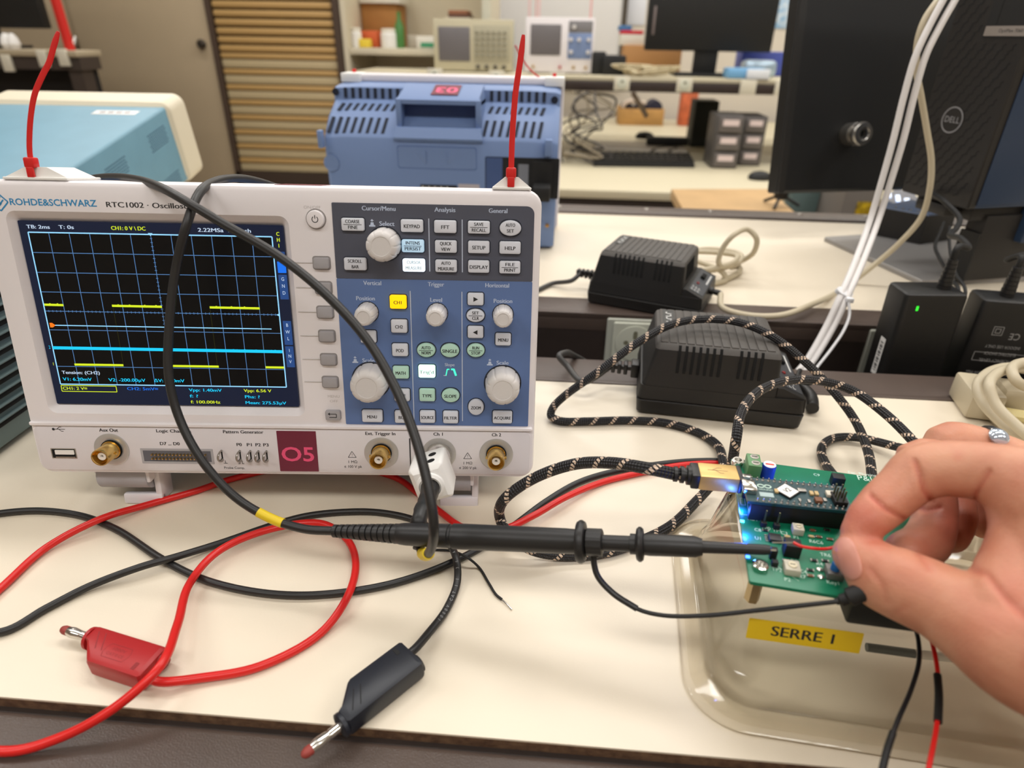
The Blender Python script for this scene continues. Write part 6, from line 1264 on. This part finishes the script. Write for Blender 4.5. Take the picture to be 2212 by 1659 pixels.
# red jumper wire held by the fingers
jr = thing('jumper_wire', 'short red wire pinched between the fingers, bare end at the board socket', 'wire', pt((1740, 1180, 'z', .082)))
cable('red_insulation', [(1714, 1172, 'z', .0795), (1728, 1179, 'z', .0795), (1752, 1184, 'z', .0805), (1790, 1185, 'd', .2515), (1830, 1172, 'd', .2475)], .00062, redc, jr, 8, 8)
cable('bare_end', [(1668, 1172, 'z', .0785), (1690, 1172, 'z', .079), (1714, 1172, 'z', .0795)], .0003, chrome, jr, 6, 8)
# ------------------------------------------------------------------ the hand
skin = bpy.data.materials.new('skin'); skin.use_nodes = True; nt = skin.node_tree; b = nt.nodes['Principled BSDF']; MATS['skin'] = skin
tc = N('ShaderNodeTexCoord'); n1 = N('ShaderNodeTexNoise'); n1.inputs['Scale'].default_value = 55; n1.inputs['Detail'].default_value = 4; nt.links.new(tc.outputs['Object'], n1.inputs['Vector'])
rp = N('ShaderNodeValToRGB'); rp.color_ramp.elements[0].position = .3; rp.color_ramp.elements[0].color = rgb(190, 122, 95); rp.color_ramp.elements[1].position = .7; rp.color_ramp.elements[1].color = rgb(212, 154, 124)
nt.links.new(n1.outputs['Fac'], rp.inputs[0])
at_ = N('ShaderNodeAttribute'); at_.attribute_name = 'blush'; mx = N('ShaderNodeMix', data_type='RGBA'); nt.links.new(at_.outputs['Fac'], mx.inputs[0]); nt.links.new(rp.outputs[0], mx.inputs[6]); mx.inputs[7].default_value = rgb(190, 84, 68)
nt.links.new(mx.outputs[2], b.inputs['Base Color']); b.inputs['Roughness'].default_value = .5; b.inputs['Subsurface Weight'].default_value = .18; b.inputs['Subsurface Radius'].default_value = (.004, .0014, .0007); b.inputs['Subsurface Scale'].default_value = .7
n2 = N('ShaderNodeTexVoronoi'); n2.inputs['Scale'].default_value = 900; nt.links.new(tc.outputs['Object'], n2.inputs['Vector']); bp = N('ShaderNodeBump'); bp.inputs['Strength'].default_value = .16; bp.inputs['Distance'].default_value = .0004; nt.links.new(n2.outputs['Distance'], bp.inputs['Height']); nt.links.new(bp.outputs[0], b.inputs['Normal'])
chains = [
    [(1848, 1200, .2435, 47), (1874, 1219, .241, 63), (1905, 1243, .238, 74), (1950, 1264, .234, 78), (2030, 1300, .227, 82), (2110, 1347, .218, 98), (2200, 1398, .208, 124), (2330, 1445, .2, 150)],
    [(1853, 1148, .2465, 35), (1872, 1126, .247, 44), (1907, 1091, .249, 50), (1946, 1056, .25, 52), (1988, 1022, .250, 61), (2030, 1012, .247, 60), (2080, 1014, .243, 62), (2130, 1020, .238, 65), (2190, 1042, .232, 84), (2260, 1080, .224, 110)],
    [(2215, 1062, .230, 78), (2236, 1150, .225, 84), (2222, 1250, .219, 100), (2180, 1330, .213, 100)],
    [(2260, 1080, .226, 105), (2310, 1200, .217, 130), (2340, 1330, .207, 150)],
    [(2330, 1420, .2, 160), (2460, 1530, .19, 160), (2640, 1680, .175, 175)],
    [(2320, 1200, .23, 120), (2330, 1330, .212, 150), (2460, 1480, .19, 170)],
    [(2210, 1040, .262, 66), (2085, 1016, .27, 50), (1984, 1000, .274, 52), (2012, 1062, .271, 46), (2018, 1122, .266, 44), (2000, 1172, .26, 50), (1958, 1192, .254, 45)],
    [(2230, 1020, .29, 56), (2120, 972, .297, 48), (2044, 960, .30, 47), (2048, 1040, .297, 42), (2064, 1118, .288, 42), (2054, 1158, .28, 37)],
    [(2250, 1030, .312, 50), (2170, 1000, .322, 42), (2112, 1020, .322, 40), (2114, 1084, .315, 38), (2126, 1130, .308, 34)],
    [(2200, 1044, .235, 80), (2210, 1040, .262, 70), (2232, 1024, .29, 60), (2250, 1032, .312, 52)],
    [(2290, 1090, .28, 80), (2390, 1300, .24, 120), (2470, 1480, .205, 150)], [(2290, 1090, .31, 68), (2420, 1290, .265, 105), (2500, 1480, .215, 140)],
    [(2270, 1090, .228, 105), (2290, 1090, .26, 90), (2290, 1090, .29, 80), (2290, 1090, .31, 70)],
]
g = MB()
for ch in chains:
    P, Rr = [], []
    raw = [(atd(x, y, d), r * d / FPX) for x, y, d, r in ch]
    sp_ = spline([V((p.x, p.y, p.z)) for p, r in raw], 5); rs_ = []
    for i in range(len(raw) - 1):
        for k in range(5): rs_.append(raw[i][1] + (raw[i + 1][1] - raw[i][1]) * k / 5)
    rs_.append(raw[-1][1])
    t0 = (sp_[0] - sp_[1]).normalized(); t1 = (sp_[-1] - sp_[-2]).normalized()
    cap0 = [(sp_[0] + t0 * rs_[0] * math.sin(a), rs_[0] * math.cos(a)) for a in (1.5, 1.25, .95, .6, .3)]; cap1 = [(sp_[-1] + t1 * rs_[-1] * math.sin(a), rs_[-1] * math.cos(a)) for a in (.3, .6, .95, 1.25, 1.5)]
    allp = cap0 + list(zip(sp_, rs_)) + cap1
    g.tube([p for p, r in allp], [r for p, r in allp], skin, 24)
person = thing('person', 'right hand with a silver ring pinching a red wire above the circuit board', 'person', atd(2150, 1200, .22))
tmp = g.build('hand_source', None, keep=False)
md = tmp.modifiers.new('r', 'REMESH'); md.mode = 'VOXEL'; md.voxel_size = .0011; md.use_smooth_shade = True
md = tmp.modifiers.new('s', 'SMOOTH'); md.factor = .5; md.iterations = 9
dg = bpy.context.evaluated_depsgraph_get(); me = bpy.data.meshes.new_from_object(tmp.evaluated_get(dg)); bpy.data.objects.remove(tmp)
def scr(p):
    c = RW @ (p - CAM); return CX + FPX * c.x / c.z, CY + FPX * c.y / c.z, c.z
def segd(x, y, a, b2):
    ax_, ay_ = b2[0] - a[0], b2[1] - a[1]; t = max(0, min(1, ((x - a[0]) * ax_ + (y - a[1]) * ay_) / (ax_ * ax_ + ay_ * ay_))); return math.hypot(x - a[0] - ax_ * t, y - a[1] - ay_ * t)
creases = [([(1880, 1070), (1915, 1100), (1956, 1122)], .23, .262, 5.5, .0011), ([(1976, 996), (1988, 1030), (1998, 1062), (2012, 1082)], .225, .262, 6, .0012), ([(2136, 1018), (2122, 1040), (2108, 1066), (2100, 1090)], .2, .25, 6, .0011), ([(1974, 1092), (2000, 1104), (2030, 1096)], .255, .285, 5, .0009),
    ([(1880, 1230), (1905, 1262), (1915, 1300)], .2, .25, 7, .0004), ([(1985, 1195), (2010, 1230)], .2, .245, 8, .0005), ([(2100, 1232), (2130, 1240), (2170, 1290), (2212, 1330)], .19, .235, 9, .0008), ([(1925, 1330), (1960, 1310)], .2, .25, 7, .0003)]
nail_c = (1834, 1207); nail_v = {}
bl_at = me.attributes.new('blush', 'FLOAT', 'POINT'); nrm = [v.normal.copy() for v in me.vertices]
for i, v in enumerate(me.vertices):
    x, y, z = scr(v.co); k = 0
    if nrm[i].dot(CAM - v.co) > 0:
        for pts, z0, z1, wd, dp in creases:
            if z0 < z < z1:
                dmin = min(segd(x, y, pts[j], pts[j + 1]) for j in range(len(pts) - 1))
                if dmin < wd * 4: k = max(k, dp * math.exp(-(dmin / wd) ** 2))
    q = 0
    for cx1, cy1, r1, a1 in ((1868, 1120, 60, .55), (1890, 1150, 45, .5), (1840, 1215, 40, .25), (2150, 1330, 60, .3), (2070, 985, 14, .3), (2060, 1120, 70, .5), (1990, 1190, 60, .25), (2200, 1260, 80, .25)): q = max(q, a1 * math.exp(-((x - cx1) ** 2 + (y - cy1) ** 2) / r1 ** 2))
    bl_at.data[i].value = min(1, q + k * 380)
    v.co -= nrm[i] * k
me.update()
from mathutils.bvhtree import BVHTree
hb_ = bmesh.new(); hb_.from_mesh(me); tree_ = BVHTree.FromBMesh(hb_); hb_.free()
nbm = bmesh.new(); ca, sa = math.cos(.32), math.sin(.32); rows = []
def nail_pt(k, a, lift):
    c, s = math.cos(a), math.sin(a); q = k / (abs(c) ** 2.6 + abs(s) ** 2.6) ** (1 / 2.6)
    u_, w_ = 23 * q * c, 47 * q * s; x, y = nail_c[0] + u_ * ca + w_ * sa, nail_c[1] - u_ * sa + w_ * ca
    h = tree_.ray_cast(CAM, ray(x, y).normalized())
    return h[0] + h[1] * lift
for k, lift in ((1.0, -.0003), (1.0, .0003), (.95, .00045), (.75, .0005), (.5, .00055), (.25, .0006)): rows.append([nbm.verts.new(nail_pt(k, 2 * PI * i / 36, lift)) for i in range(36)])
for a, b2 in zip(rows, rows[1:]):
    for i in range(36): nbm.faces.new((a[i], a[(i + 1) % 36], b2[(i + 1) % 36], b2[i]))
nbm.faces.new(rows[-1]); nbm.faces.new(rows[0][::-1])
for f in nbm.faces: f.smooth = True
bmesh.ops.recalc_face_normals(nbm, faces=nbm.faces)
nme = bpy.data.meshes.new('thumbnail'); nbm.to_mesh(nme); nbm.free(); nme.materials.append(mat('fingernail', (204, 140, 122), .42))
PI_ = ROOTS['person'].inverted(); me.transform(PI_); nme.transform(PI_)
for nm, m_ in (('hand', me), ('thumbnail', nme)):
    o = bpy.data.objects.new(nm, m_); COL.objects.link(o); o.parent = person
    for p in m_.polygons: p.use_smooth = True
    m_.name = nm
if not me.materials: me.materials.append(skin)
# silver ring with a stone
c0 = atd(2128, 972, .2965); fd = (atd(2044, 960, .30) - atd(2160, 985, .2945)).normalized(); rad = 49 * .2965 / FPX
Q = fd.to_track_quat('Z', 'Y').to_matrix().to_4x4(); Q.translation = c0
g = MB(); g.loft([[(( rad + a) * math.cos(2 * PI * k / 40), (rad + a) * math.sin(2 * PI * k / 40), h) for k in range(40)] for a, h in ((-.0004, -.0022), (.0008, -.002), (.0012, 0), (.0008, .002), (-.0004, .0022))], chrome, Q, False, False)
u3 = ((atd(2130, 900, .28) - c0) - fd * (atd(2130, 900, .28) - c0).dot(fd)).normalized(); ctr = c0 + u3 * (rad + .0012)
g.build('ring', person, True)
g = MB(); Mx = u3.to_track_quat('Z', 'Y').to_matrix().to_4x4(); Mx.translation = ctr; g.lathe([(.0036, -.001), (.0042, .0004), (.0034, .0016), (.0018, .0026), (.0004, .003)], mat('pale_stone', (200, 214, 230), .08, .6), Mx, 20); g.build('ring_stone', person, True)
